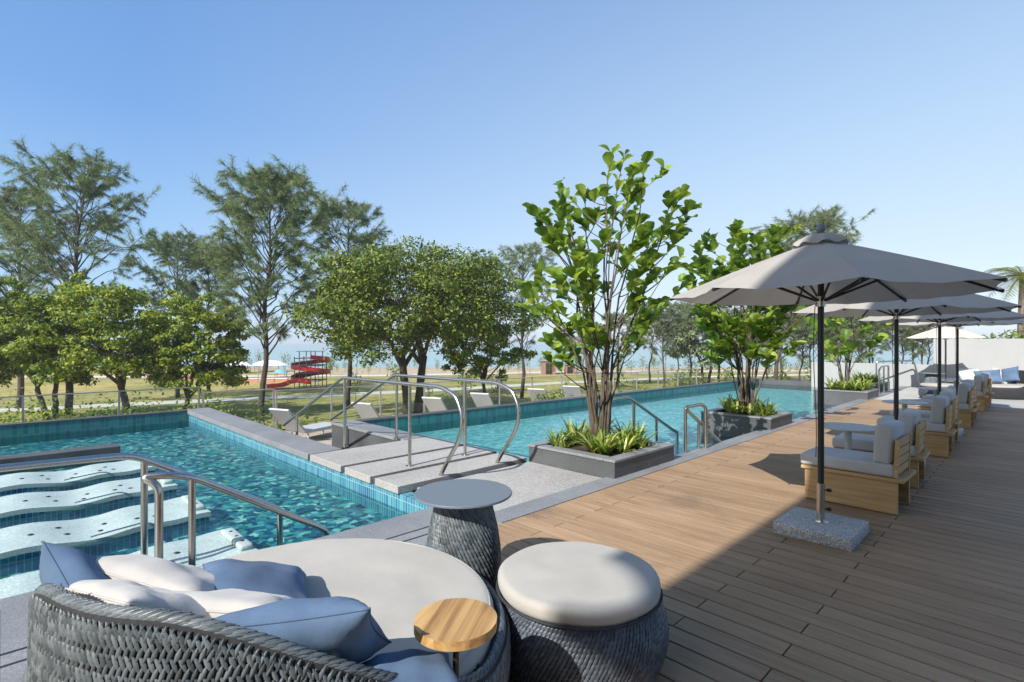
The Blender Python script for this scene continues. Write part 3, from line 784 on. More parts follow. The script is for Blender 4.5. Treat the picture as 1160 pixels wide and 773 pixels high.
# ------------------------------------------------------------------ bench seats (teak, grey cushions) and tables
def make_chair(label):
    """local: x = width (0..0.54), y = 0 at the rear, 0.80 at the front"""
    t = thing('lounge_chair', label, 'lounge chair', (0,0,0), 0, 'teak lounge chairs in pairs under the parasols')
    for x in (0, .505): MB().box(x, .0, .012, x+.035, .78, .308).build('side_panel', MT['teak'], t, bevel=.003)
    MB().box(.036, .742, .06, .504, .775, .308).build('front_panel', MT['teak'], t, bevel=.003)
    MB().box(-.02, -.05, .31, .56, .81, .342).build('seat_board', MT['teak'], t, bevel=.003)
    tl = Matrix.Rotation(R(2.5), 3, 'X')
    for x in (.005, .495): MB().box(x, .0, .343, x+.04, .035, .70, tl, (0,0,.343)).build('stile', MT['teak'], t, bevel=.003)
    for k in range(4):
        z = .37+k*.085
        MB().box(.046, .006, z, .494, .026, z+.072, tl, (0,0,.343)).build('slat', MT['teak'], t, bevel=.002)
    MB().rbox((.555,.80,.12), (.27,.425,.404), .03, 4).build('seat_cushion', MT['grey_cushion'], t, sharp=60)
    MB().rbox((.52,.155,.37), (.27,.115,.642), .04, 4, rot=Matrix.Rotation(R(4),3,'X')).build('back_cushion', MT['grey_cushion'], t, sharp=60)
    return t
CL = ['teak lounge chair with grey cushions nearest the camera, beside the first parasol block',
      'teak lounge chair across the round table from the nearest chair',
      'teak lounge chair just beyond the second parasol pole, third in the row',
      'teak lounge chair fourth in the row, across the second round table',
      'teak lounge chair fifth in the row, by the third parasol',
      'teak lounge chair sixth in the row, across the third round table',
      'teak lounge chair seventh in the row, by the fourth parasol',
      'teak lounge chair last in the row, closest to the pale paving']
ch = make_chair(CL[0]); 
for k in range(8):
    uu = 5.88 + 3.43*(k//2) + (1.25 if k % 2 else 0)
    o = ch if k == 0 else copy_tree(ch); o.location = (uu+(k*37%5-2)*.008*(k>0), .93+(k*53%7-3)*.012*(k>0), 0); o.rotation_euler = (0,0,R((k*29%5-2)*.7)); o['label'] = CL[k]
def make_table(label):
    t = thing('round_table', label, 'table', (0,0,0), 0, 'round tables between the lounge chairs')
    MB().lathe([(.0001,.645),(.29,.645),(.30,.65),(.30,.656),(.295,.662),(.0001,.662)], 48).build('top', MT['white_metal'], t)
    MB().tube([(0,0,.018),(0,0,.645)], .035, 20).build('leg', MT['white_metal'], t)
    MB().lathe([(.0001,.018),(.2,.014),(.205,.004),(.0001,.003)], 40).build('base', MT['white_metal'], t)
    return t
TL = ['pale grey round pedestal table between the two nearest lounge chairs', 'pale grey round pedestal table between the third and fourth chairs',
      'pale grey round pedestal table between the fifth and sixth chairs', 'pale grey round pedestal table between the two farthest lounge chairs']
tb = make_table(TL[0])
for k in range(4):
    o = tb if k == 0 else copy_tree(tb); o.location = (6.76+3.43*k, 1.52, 0); o['label'] = TL[k]

# ------------------------------------------------------------------ far daybeds by the wall
def far_daybed(label, loc, rz):
    t = dup(day, loc, rz, label, .92)
    for c_ in [x for x in COL.objects if x.parent is t]:
        if c_.name.startswith('tray_'): bpy.data.objects.remove(c_)
        elif c_.name.startswith(('weave','rim','lining')) and not c_.name.startswith('rim_core'):
            c_.material_slots[0].link = 'OBJECT'; c_.material_slots[0].material = MT['wicker_back_and_shade']  # darker wicker puts the far daybed's own shade into its colour
    return t
fx, fy = spot(1127, 15.3)
fd = far_daybed('far wicker daybed with a curved back and blue pillows against the white wall', (fx, fy, 0), R(53))
def fpos(px, Y, z): a = spot(px, Y); return (*a, z)
pillow('blue pillow on the far daybed, nearest the deck', 'blue_pillow', fpos(1119,15.2,.60), (-.9,-.1,.5), R(8), 11, size=(.6,.42,.17), group='pillows on the far daybed')
pillow('pale pillow between the two blue pillows of the far daybed', 'white_pillow', fpos(1132,15.3,.62), (-.8,.1,.4), R(-12), 12, group='pillows on the far daybed')
pillow('dark blue pillow at the right end of the far daybed', 'blue_pillow', fpos(1143,15.1,.66), (-.8,.4,.4), R(16), 13, group='pillows on the far daybed')
fd2 = dup(pouf, (*spot(1090,17.2), 0), 0, 'wide low wicker pouf under the cream parasol', (1.9,1.9,.9))
wt2 = dup(wtab, (20.4, 2.35, 0), 0, 'dark wicker side table under the cream parasol')
pf2 = dup(pouf, (18.9, 2.05, 0), 0, 'wicker pouf with pale cushion on the far paving beyond the last chair')
sl_ = thing('sun_shelf', 'white sun lounger with a tilted back beside the far daybed', 'sun lounger', (21.3, 1.2, 0), R(30))
MB().box(-.9,-.3,.26,.5,.3,.34).build('bed', MT['white_metal'], sl_, bevel=.01)
MB().box(.5,-.3,.26,1.15,.3,.33, Matrix.Rotation(R(-42),3,'Y'), (.5,0,.3)).build('backrest', MT['white_metal'], sl_, bevel=.01)
for x in (-.8,.4):
    for y in (-.25,.25): MB().tube([(x,y,0),(x,y,.26)], .02, 8).build('leg', MT['white_metal'], sl_)
sl_.name = 'sun_lounger'

# ------------------------------------------------------------------ handrails
def rail(name, label, paths, posts, r=.0265, group=None, flange=True, base=(0,0,0)):
    t = thing(name, label, 'handrail', base, 0, group); B = Vector(base)
    for pth in paths: MB().tube([Vector(p)-B for p in smooth_path(pth, .10)], r, 12).build('rail', MT['steel'], t)
    for (x, y, z0, z1) in posts:
        po = MB().tube([Vector((x,y,z0))-B, Vector((x,y,z1))-B], r*.9, 12).build('post', MT['steel'], t)
        if flange: MB().lathe([(.022,0),(.055,0),(.055,.008),(.022,.012)], 20, tuple(Vector((x,y,z0+.002))-B)).build('flange', MT['steel'], po)
    return t
rail('handrail', 'steel handrail with a looped end behind the near daybed, going down into the spa pool',
     [[(.79,4.32,-.02),(.79,4.32,.60),(.70,4.40,.66),(.86,4.33,.66),(1.0,4.31,.62),(1.92,4.31,.04),(2.0,4.31,-.03),(2.02,4.31,-.28)]],
     [(.99,4.31,-.02,.61)], base=(.79,4.32,0), flange=False)
rail('handrail', 'far steel handrail crossing the spa pool loungers from the photo edge',
     [[(-1.4,4.9,.76),(.0,4.9,.755),(.72,4.9,.735),(1.72,4.9,.14),(1.83,4.9,.06),(1.83,4.9,-.9)]],
     [(.80,4.9,-.9,.68),(-1.2,4.9,-.9,.75)], base=(.8,4.9,-.9), flange=False)
for uu, lab in ((3.77, 'left swan neck steel handrail on the pale slabs'), (4.69, 'right swan neck steel handrail on the pale slabs')):
    pth = [(uu,5.06,0),(uu,4.98,.12),(uu,4.70,.48),(uu,4.63,.74),(uu,4.76,.98),(uu,5.05,1.065),(uu,7.56,1.055),(uu,9.9,.06)]
    rail('handrail', lab + ' between the pools', [pth], [(uu,5.72,0,1.05),(uu,7.50,0,1.05),(uu,9.3,-.8,.3)], base=(uu,5.06,0), r=.025)
rail('handrail', 'steel handrail on the coping of the lap pool with a looped end',
     [[(7.60,3.56,-.02),(7.60,3.56,.62),(7.52,3.58,.67),(7.05,3.62,.66),(7.3,3.62,.52),(8.3,3.62,-.03)]], [(7.08,3.62,-.02,.64),(7.5,3.62,-.02,.40)], base=(7.6,3.56,0), flange=False)
rail('handrail', 'steel handrail standing in the lap pool behind the nearest planter',
     [[(6.2,4.62,.72),(7.15,4.62,.72),(8.6,4.62,.02),(8.72,4.62,-.02),(8.72,4.62,-1.3)]], [(6.3,4.62,-1.3,.71),(7.3,4.62,-1.3,.62),(8.0,4.62,-1.3,.30)], base=(7.3,4.62,-1.3), flange=False)
rail('handrail', 'slim steel handrail between the two farthest planters', [[(19.2,3.5,0),(19.2,3.5,.75),(19.6,3.5,.85),(20.6,3.5,.85),(20.6,3.5,0)]], [(19.9,3.5,0,.84)], base=(19.9,3.5,0), flange=False)
rail('handrail', 'slim steel handrail in front of the low white wall', [[(22.6,4.2,0),(22.6,4.2,.9),(23.2,3.2,.95),(23.2,3.0,0)]], [], base=(22.6,4.2,0), flange=False)

# ------------------------------------------------------------------ spa pool loungers
def make_bed(label, loc):
    t = thing('spa_lounger', label, 'spa lounger', loc, 0, 'white spa loungers built in the pool')
    L, W = 2.1, .82
    def prof(s):     # s from the head end (0) to the foot
        z = -.225 + .035*math.exp(-((s-.10)/.16)**2) + .055*math.exp(-((s-.62)/.22)**2)*.6 - .05*math.exp(-((s-.95)/.25)**2) + .055*math.exp(-((s-1.45)/.28)**2)
        return -.216 + (z+.225)*.55
    m = MB(); n_ = 60; nw = 6
    for k in range(n_+1):
        s = L*k/n_; z = prof(s)
        for j in range(nw+1):
            f = j/nw; m.v.append((-s, f*W, z - .006*math.sin(PI*f)))
        for j in range(nw, -1, -1): m.v.append((-s, (j/nw)*W, z-.05))
    q = 2*(nw+1)
    for k in range(n_):
        for j in range(q): m.f.append((k*q+j, k*q+(j+1)%q, (k+1)*q+(j+1)%q, (k+1)*q+j))
    m.f.append(tuple(range(q))); m.f.append(tuple(n_*q+j for j in range(q))[::-1])
    m.build('lounge_surface', MT['terrazzo'], t)
    b_ = MB()
    for k in range(n_+1):
        s = .012+(L-.024)*k/n_; z = prof(s)-.049
        b_.v += [(-s,.012,FLO-.02),(-s,.012,z),(-s,W-.012,z),(-s,W-.012,FLO-.02)]
    for k in range(n_):
        for j in range(3): b_.f.append((k*4+j, k*4+j+1, (k+1)*4+j+1, (k+1)*4+j))
    b_.f.append((0,1,2,3)); b_.f.append((n_*4+3,n_*4+2,n_*4+1,n_*4))
    b_.build('tiled_base', MT['tile_x'], t)
    hd = MB().rbox((.11,W*.7,.05), (-.075, W*.5, prof(.07)+.02), .02, 3).build('headrest', MT['terrazzo'], t, sharp=60)
    for y in (.25,.41,.57): MB().lathe([(.0001,.002),(.014,.002),(.016,0)], 12, (-.075,y,prof(.07)+.046)).build('jet', MT['black_metal'], hd)
    for (s, y) in ((.45,.28),(.52,.5),(.60,.30),(.85,.45),(.9,.25),(1.15,.3),(1.2,.55),(1.4,.4),(1.65,.28),(1.7,.52)):
        MB().lathe([(.0001,.006),(.02,.005),(.024,0)], 12, (-s,y,prof(s)-.003)).build('jet', MT['black_metal'], t)
    gb = [(-1.0,.0,prof(1.0)+.03),(-.9,-.02,prof(.9)+.045),(-.6,-.02,prof(.6)+.035),(-.52,0,prof(.5)+.0)]
    MB().tube(smooth_path(gb,.05), .008, 6).build('grab_bar', MT['steel'], t)
    return t
SL = ['white spa lounger nearest the camera, against the granite pool edge', 'second white spa lounger from the granite pool edge',
      'third white spa lounger from the granite pool edge', 'white spa lounger farthest from the camera, before the dark stone bar']
bed0 = make_bed(SL[0], (1.6, 4.70, 0))
for k, nn_ in enumerate((6.2, 7.65, 9.0)): dup(bed0, (1.6, nn_, 0), 0, SL[k+1])

# ------------------------------------------------------------------ planters
def leaf_template(w=.80):
    V = []; F = []
    for j in range(7):
        t = j/6; ww = w*.5*(math.sin(PI*min(1,(t**1.3)*.92+.04))**.7)*(.74+.46*t)
        if j == 0: ww = .03
        if j == 6: ww = w*.13
        zc = .10*t - .26*t*t
        for c_ in (-1,-.5,0,.5,1):
            V.append((ww*c_, t - .05*abs(c_)*(j == 6), zc + ww*.42*abs(c_)**1.4 + .035*math.sin(8*t+2.2*c_+(1 if c_ > 0 else 0))*abs(c_)))
    for j in range(6):
        for i_ in range(4): a = j*5+i_; F.append((a,a+1,a+6,a+5))
    return V, F
LV, LF = leaf_template()
def bez(p0, p1, p2, n_):
    return [p0*(1-t)**2 + p1*2*t*(1-t) + p2*t*t for t in [k/n_ for k in range(n_+1)]]
def make_fig(label, loc, H, spread, stems, seed, leaf=.30, dens=1.0, low=1.0, rz=0, skew=(0,0)):
    r_ = random.Random(seed); t = thing('fig_tree', label, 'tree', loc, rz); wv = r_.uniform(0,6)
    wood_ = MB(); L = []   # leaves: pos, dir, normal
    def leaf_at(p, d_, s):
        d_ = d_.normalized(); up = Vector((0,0,1)) + Vector((r_.uniform(-.6,.6), r_.uniform(-.6,.6), 0)); n = (up - d_*up.dot(d_))
        if n.length < .1: n = d_.orthogonal()
        L.append((p, d_, n.normalized(), s))
    def tips(path, k, s0=.3):
        m = len(path)-1
        for q in range(k):
            f = 1-(q/k)**1.4*(1-s0); i_ = min(m-1, int(f*m)); p = path[i_].lerp(path[i_+1], f*m-i_)
            tg = (path[i_+1]-path[i_]).normalized(); a = q*2.4 + r_.uniform(-.4,.4)
            o = Vector((math.cos(a), math.sin(a), 0)); dr = (o*r_.uniform(.45,1.0) + tg*r_.uniform(.5,1.1) + Vector((0,0,r_.uniform(.0,.55))))
            leaf_at(p, dr, leaf*r_.choice((.5,.8,1,1.1,1.25))*r_.uniform(.85,1.1))
    for k in range(stems):
        a = 2*PI*k/stems + r_.uniform(-.3,.3); b0 = Vector((.13*math.cos(a)*r_.uniform(.2,1), .13*math.sin(a)*r_.uniform(.2,1), 0))
        f = r_.random(); rad = spread*(r_.uniform(.15,.95)); top = H*(1 - .34*(rad/spread)**1.6)*r_.uniform(.74,1.0)
        if k == 0: rad = .25*spread; top = H; a = R(70)
        e = Vector((rad*math.cos(a), rad*math.sin(a), top))+Vector((skew[0],skew[1],0))*(top/H); m1 = Vector((b0.x*1.2+rad*.12*math.cos(a), b0.y*1.2+rad*.12*math.sin(a), top*.55))
        path = bez(b0, m1, e, 10); path = [p + Vector((r_.uniform(-.02,.02)+.045*math.sin(q*.9+k*2), r_.uniform(-.02,.02)+.045*math.cos(q*.8+k*3), 0))*min(1,q/3) for q, p in enumerate(path)]
        r0 = r_.uniform(.013,.024)
        wood_.tube(path, [r0*(1-.72*q/10) for q in range(11)], 7)
        tips(path, int(9*dens), .80)
        for b in range(r_.randint(4,6)):
            i_ = r_.randint(3, 9); p = path[i_]; aa = a + r_.uniform(-1.3,1.3); ln = r_.uniform(.35,.85)*(spread/1.25)
            e2 = p + Vector((ln*math.cos(aa)*.8, ln*math.sin(aa)*.8, ln*r_.uniform(.35,1.0)))
            if e2.z > H: e2.z = H - r_.uniform(0,.3)
            if e2.z < low: continue
            pth = bez(p, p.lerp(e2,.5)+Vector((0,0,-.06)), e2, 5); wood_.tube(pth, [r0*.45*(1-.6*q/5) for q in range(6)], 5)
            tips(pth, int(r_.randint(7,9)*dens), .55)
    wood_.build('trunk', MT['bark_fig'], t, sharp=180)
    P = np.array([l[0] for l in L]); Y = np.array([l[1] for l in L]); Z = np.array([l[2] for l in L]); X = unit(np.cross(Y, Z)); S = np.array([l[3] for l in L])
    V, F = scatter(LV, LF, P, X, Y, Z, S); np_mesh('foliage', V, F, MT['leaf_fig'], t, smooth=True)
    return t
def tuft_mesh(seed, n_=16, h=.30):
    r_ = random.Random(seed); m = MB()
    for k in range(n_):
        a = r_.uniform(0, 2*PI); ln = h*r_.uniform(.7,1.3); out = r_.uniform(.35,1.0); w = r_.uniform(.010,.018)
        side = Vector((-math.sin(a), math.cos(a), 0)); o = len(m.v); ns = 6
        for j in range(ns+1):
            q = j/ns; rad = ln*out*q; z = ln*(1.25*q - .9*out*q*q)
            p = Vector((rad*math.cos(a), rad*math.sin(a), max(z, -.02))); ww = w*(1-q**2.2)+.001
            m.v += [tuple(p-side*ww), tuple(p+side*ww)]
        for j in range(ns): m.f.append((o+2*j, o+2*j+1, o+2*j+3, o+2*j+2))
    return m
TUFT = [tuft_mesh(s).build('lily_plant', MT['strap'], sharp=180) for s in (1,2,3)]
tuft_used = [0,0,0]
def tuft(loc, s, label, group):
    k = random.randrange(3)
    if not tuft_used[k]: o = TUFT[k]; tuft_used[k] = 1
    else: o = TUFT[k].copy(); COL.objects.link(o)
    o.location = loc; o.scale = (s,s,s); o.rotation_euler = (0,0,random.uniform(0,6.28)); tag(o, label, 'plant', group)
def planter(label, x0, y0, x1, y1, h=.22, n_t=16, ts=1.0, which='nearest'):
    t = thing('planter', label, 'planter', ((x0+x1)/2,(y0+y1)/2,0)); cx, cy = (x0+x1)/2, (y0+y1)/2
    a, b = (x1-x0)/2, (y1-y0)/2; w = .15
    bd = MB()
    bd.box(-a,-b,-.9,a,-b+w,h-.032).box(-a,b-w,-.9,a,b,h-.032).box(-a,-b+w,-.9,-a+w,b-w,h-.032).box(a-w,-b+w,-.9,a,b-w,h-.032)
    bd.build('box', MT['granite_dark'], t)
    rm = MB(); e = .012
    rm.box(-a-e,-b-e,h-.03,a+e,-b+w,h).box(-a-e,b-w,h-.03,a+e,b+e,h).box(-a-e,-b+w+.003,h-.03,-a+w,b-w-.003,h).box(a-w,-b+w+.003,h-.03,a+e,b-w-.003,h)
    rm.build('rim', MT['granite'], t, bevel=.004)
    MB().box(-a+w,-b+w,-.3,a-w,b-w,h-.06).build('soil', MT['soil'], t)
    for k in range(n_t):
        for _ in range(9):
            px, py = random.uniform(-a+.17, a-.17), random.uniform(-b+.17, b-.17)
            if math.hypot(px,py) > .25: break
        tuft((cx+px, cy+py, h-.07), ts*random.uniform(.85,1.5), f'strappy green lily plant in the {which} planter', f'lily plants in the {which} planter')
    return t
planter('dark granite planter holding the tallest fig tree, nearest the camera', 5.12, 3.5, 6.52, 4.88, n_t=26, which='nearest')
planter('dark granite planter with a brownish side, second from the camera', 10.0, 3.46, 11.15, 4.78, n_t=22, which='second')
planter('dark granite planter at the far end of the lap pool, third from the camera', 17.2, 3.4, 18.6, 4.75, .22, 18, 1.15, which='third')
planter('small dark planter farthest away beside the low white wall', 20.9, 3.7, 22.0, 4.75, .24, 12, 1.2, which='farthest')
make_fig('tall many stemmed fig tree with big glossy leaves in the nearest planter', (5.82,4.19,.15), 4.15, 1.32, 18, 21, .165, 1.15, .7, skew=(.22,-.22))
make_fig('bushy fig tree with crowded leaves in the second planter', (10.57,4.12,.15), 3.7, 1.45, 19, 22, .20, 1.5, 1.0)
make_fig('sparse young fig tree in the third planter', (17.9,4.1,.15), 3.2, 1.2, 9, 23, .30, .55, .8)

# ------------------------------------------------------------------ glass balustrades
def balustrade(label, p0, p1, z0, z1, step=1.5):
    t = thing('glass_fence', label, 'fence', (p0[0],p0[1],z0)); A = Vector((0,0,0)); B = Vector((p1[0]-p0[0], p1[1]-p0[1], 0)); n_ = max(1, round(B.length/step)); h = z1-z0
    a = math.atan2(B.y, B.x); rot = Matrix.Rotation(a, 3, 'Z'); s = B.length/n_
    for k in range(n_+1):
        m = MB().box(-.02,-.02,0,.02,.02,h); m.v = [tuple(rot @ Vector(v) + B*(k/n_)) for v in m.v]; m.build('post', MT['grey_frame'], t)
        if k < n_:
            m = MB().box(.035,-.006,.05,s-.035,.006,h-.01); m.v = [tuple(rot @ Vector(v) + B*(k/n_)) for v in m.v]; m.build('glass_panel', MT['glass'], t)
    m = MB().box(-.02,-.018,h+.001,B.length+.02,.018,h+.026); m.v = [tuple(rot @ Vector(v)) for v in m.v]; m.build('top_rail', MT['grey_frame'], t)
    return t
balustrade('glass balustrade behind the far edge of the spa pool', (-6, 14.75), (3.5, 14.6), -.75, .48)
balustrade('short glass balustrade stepping down between the two pools', (3.6, 14.6), (5.2, 14.35), -.8, .34)
balustrade('long glass balustrade along the terrace beyond the lap pool', (5.25, 14.3), (24.0, 11.7), -.8, .30)

# white loungers on the terrace
def terr_lounger(label):
    t = thing('sun_lounger', label, 'sun lounger', (0,0,0), 0, 'white sun loungers on the lower terrace')
    MB().box(-.32,-1.2,.22,.32,0,.30).build('bed', MT['white_metal'], t, bevel=.01)
    MB().box(-.32,0,.24,.32,.78,.29, Matrix.Rotation(R(48),3,'X'), (0,0,.27)).build('backrest', MT['white_metal'], t, bevel=.01)
    for x in (-.27,.27):
        for y in (-1.1,-.1): MB().tube([(x,y,0),(x,y,.23)], .02, 6).build('leg', MT['white_metal'], t)
    return t
LL = ['white sun lounger on the lower terrace seen left of the stair rails', 'white sun lounger below the left swan neck rail', 'white sun lounger between the two swan neck rails',
      'white sun lounger beyond the right swan neck rail', 'white sun lounger beside a bushy shrub beyond the lap pool', 'white sun lounger farthest right on the lower terrace']
l0 = terr_lounger(LL[0])
for k, (px, nn_) in enumerate(((336,12.6),(424,12.4),(500,12.2),(552,12.2),(614,12.0),(652,11.9))):
    q = (px-CX)/FPX; Yd = nn_/(FW[1]+RT[1]*q); uu = (FW[0]+RT[0]*q)*Yd
    o = l0 if k == 0 else copy_tree(l0); o.location = (uu, nn_, TZ); o.rotation_euler = (0,0,R(110)); o['label'] = LL[k]

# ------------------------------------------------------------------ trees of the park
LEAFQ_V = [(-.5,0,.08),(0,0,0),(.5,0,.08),(-.42,.8,.02),(0,1,-.12),(.42,.8,.02)]; LEAFQ_F = [(0,1,4,3),(1,2,5,4)]
def limb(mb, p0, p2, r0, r1, sag=0, n_=6, seg=6, wob=.0, r_=random):
    m1 = p0.lerp(p2,.5)+Vector((0,0,sag)); path = bez(p0, m1, p2, n_)
    path = [path[0]] + [p+Vector((r_.uniform(-wob,wob), r_.uniform(-wob,wob), r_.uniform(-wob,wob))) for p in path[1:-1]] + [path[-1]]
    mb.tube(path, [r0+(r1-r0)*k/n_ for k in range(n_+1)], seg); return path
def broad_tree(label, loc, H, rx, rz_, zc, seed, matk='leaf_round', nclump=150, per=110, leaf=.22, trunks=1, lean=(0,0), group=None, bark='bark_dark', tr=.32, flat=.45, yaw=0):
    """crown: an ellipsoid of leaf clumps (radius rx, half height rz_, centre height zc) on forking limbs"""
    r_ = random.Random(seed); q = np.random.default_rng(seed); t = thing('broadleaf_tree', label, 'tree', loc, yaw, group)
    w = MB(); C = Vector((lean[0], lean[1], zc)); cl = []
    while len(cl) < nclump:
        v = Vector((r_.gauss(0,1), r_.gauss(0,1), r_.gauss(0,1))).normalized()
        if v.z < -.8: continue
        k = r_.uniform(.42,1.0)**.6*(1+.24*math.sin(3*math.atan2(v.y,v.x)+seed)*(1-abs(v.z)) + .10*math.sin(7*v.x+5*v.z+seed))
        cl.append(C + Vector((v.x*rx*k, v.y*rx*k, v.z*rz_*k)))
    for k in range(trunks):
        a = seed+2*PI*k/max(1,trunks); b = Vector((.35*math.cos(a)*(trunks>1), .35*math.sin(a)*(trunks>1), 0))
        fk = Vector((lean[0]*.45+b.x*3, lean[1]*.45+b.y*3, zc-rz_*.85)); pt = limb(w, b, fk, tr, tr*.72, 0, 6, 8, .06, r_)
        nl = max(4, 9//trunks)
        for j in range(nl):
            e = cl[r_.randrange(len(cl))]; e = C.lerp(e,.72); p = pt[-1] if j % 2 else pt[-2]
            ph = limb(w, p, e, tr*.5, tr*.12, rz_*.12, 6, 6, .12, r_)
            for _ in range(6):
                e2 = min(r_.sample(cl, 10), key=lambda c_: (c_-ph[4]).length); limb(w, ph[r_.randint(2,5)], e2, tr*.15, tr*.03, .1, 4, 5, .08, r_)
    w.build('trunk', MT[bark], t, sharp=180)
    cl = np.array(cl); n_ = len(cl)*per
    idx = np.repeat(np.arange(len(cl)), per); cr = q.uniform(.35,1.0,len(cl))*rx*.165
    off = unit(q.normal(size=(n_,3)))*(q.random((n_,1))**.45); off[:,2] *= flat
    P = cl[idx] + off*cr[idx][:,None]*1.5
    out = unit(off + np.array([0,0,.5]) + q.normal(size=(n_,3))*.45)
    d_ = unit(np.cross(out, q.normal(size=(n_,3)))); X = np.cross(d_, out)
    S = leaf*q.uniform(.6,1.3,n_); S3 = np.stack([S*.55,S,S],1)
    V, F = scatter(LEAFQ_V, LEAFQ_F, P, X, d_, out, S3); np_mesh('crown', V, F, MT[matk], t)
    return t
def casuarina(label, loc, H, rad, seed, matk='needle', lean=(0,0), dens=1.0, low=.28, group=None, droop=.8, nb=62):
    r_ = random.Random(seed); q = np.random.default_rng(seed); t = thing('casuarina_tree', label, 'tree', loc, 0, group)
    w = MB(); tr = H*.0125
    ls = 12; path = [Vector((lean[0]*(k/ls)**1.3 + .10*math.sin(k*1.3+seed), lean[1]*(k/ls)**1.3 + .10*math.cos(k*1.7+seed), H*k/ls)) for k in range(ls+1)]
    w.tube(path, [tr*(1-.93*k/ls)+.01 for k in range(ls+1)], 8)
    B = []; D = []
    for k in range(nb):
        f = low + (1-low)*(k/nb)**.85*.985; i_ = min(ls-1, int(f*ls)); p = path[i_].lerp(path[i_+1], f*ls-i_)
        a = k*2.4+r_.uniform(-.5,.5); env = math.sin(PI*min(1,(.14+.86*((f-low)/(1-low)))**.8))**.75*.9+.12
        ln = rad*env*r_.uniform(.55,1.15); el = r_.uniform(.7,1.5)
        e = p + Vector((math.cos(a)*ln, math.sin(a)*ln, ln*el)); e.z = min(e.z, H*(1.02-.06*(ln/rad)))
        ph = limb(w, p, e, tr*.34*(1-f*.7), .012, ln*.16, 6, 5, .07*ln, r_)
        for s in range(int(7*dens)+2):
            g_ = r_.uniform(.38,1.0); j = min(5, int(g_*6)); b = ph[j].lerp(ph[j+1], g_*6-j)
            aa = a+r_.uniform(-1.5,1.5); l2 = ln*r_.uniform(.16,.42)*(1.15-.4*g_)+.15
            e2 = b + Vector((math.cos(aa)*l2, math.sin(aa)*l2, l2*r_.uniform(-.5,1.1)))
            m_ = max(7, int(29*dens*l2)+6)
            w.tube([b, e2], [.014,.005], 3, caps=False)
            for x in range(m_):
                h = r_.uniform(.1,1.0); B.append(b.lerp(e2,h)); D.append(((e2-b).normalized()))
    w.build('trunk', MT['bark_dark'], t, sharp=180)
    B = np.array(B); D = np.array(D); rep = 3; B = np.repeat(B,rep,0); D = np.repeat(D,rep,0); n_ = len(B)
    d_ = unit(D*.7 + q.normal(size=(n_,3))*.55 + np.array([0,0,-droop*.55])); X = unit(np.cross(d_, q.normal(size=(n_,3)))); Z = np.cross(X,d_)
    ln = q.uniform(.18,.46,n_)*(H/17)**.5; S3 = np.stack([np.full(n_,.021)*q.uniform(.7,1.4,n_), ln, ln],1)
    V, F = scatter([(-.5,0,0),(.5,0,0),(.25,1,-.12),(-.25,1,-.12)], [(0,1,2,3)], B + q.normal(size=(n_,3))*.03, X, d_, Z, S3)
    np_mesh('crown', V, F, MT[matk], t)
    return t
def pz(px, Y): a = spot(px, Y); return (a[0], a[1], GZ)
def top_h(py, Y): return (CY-py)/FPX*Y + EYE - GZ
# tall casuarinas of the left half
casuarina('casuarina at the left photo edge, dark and loose', pz(22,44), top_h(214,44), 3.9, 31, 'needle_dark', nb=56, low=.3)
casuarina('tallest casuarina on the left, with long leaning branches', pz(76,40), top_h(176,40), 4.6, 32, lean=(1.2,1.2), nb=58, low=.34)
casuarina('slim casuarina behind the yellow green trees on the left', pz(200,52), top_h(268,52), 4.0, 33, nb=50, low=.35)
casuarina('low casuarina right of the yellow green trees, thin crown', pz(236,56), top_h(285,56), 3.3, 34, nb=40, low=.4)
casuarina('tall casuarina with a dark forked trunk left of the slide tower', pz(297,34), top_h(192,34), 3.9, 35, lean=(1.0,.9), nb=84, low=.27, dens=1.0)
casuarina('casuarina behind the round crowned tree, on its left', pz(395,44), top_h(232,44), 3.6, 36, nb=56, low=.36)
casuarina('thin casuarina right of the round crowned tree', pz(592,52), top_h(281,52), 3.7, 37, nb=54, low=.26, dens=.85)
casuarina('wind swept casuarina standing behind the bushy fig tree', pz(872,42), top_h(246,42), 4.2, 38, 'needle_dark', lean=(3.0,-2.6), nb=56, low=.32)
# broad trees
broad_tree('large round crowned tree in the middle of the park', pz(468,37), 0, 7.3, 4.2, 8.2, 41, 'leaf_round', 480, 125, .19, 2, (0,0), tr=.34)
broad_tree('small light green tree on the right of the round crowned tree', pz(550,41), 0, 3.3, 2.8, 5.2, 42, 'leaf_yellow', 95, 90, .22, 1, (-.4,.2), tr=.16)
broad_tree('yellow green tree with a leaning trunk on the left', pz(150,36), 0, 4.4, 3.9, 6.0, 43, 'leaf_yellow', 225, 105, .21, 1, (-1.4,1.1), tr=.26)
broad_tree('yellow green tree nearest the stair, crown hanging right of its trunk', pz(208,37), 0, 3.5, 4.0, 5.3, 44, 'leaf_yellow', 200, 105, .21, 1, (.7,-.5), tr=.2)
broad_tree('dark leafy tree at the left photo edge below the casuarinas', pz(58,37), 0, 3.8, 4.0, 5.8, 45, 'leaf_round', 130, 105, .21, 2, (-.5,.5), tr=.2)
broad_tree('yellow green tree cut by the left photo edge', pz(-12,35), 0, 3.6, 3.7, 6.2, 46, 'leaf_yellow', 110, 100, .21, 1, (0,0), tr=.2)
broad_tree('dense dark tree between the two fig trees beyond the pool', pz(800,60), 0, 5.4, 3.4, 6.2, 47, 'needle_dark', 110, 90, .3, 2, (0,0), tr=.2, group=None)
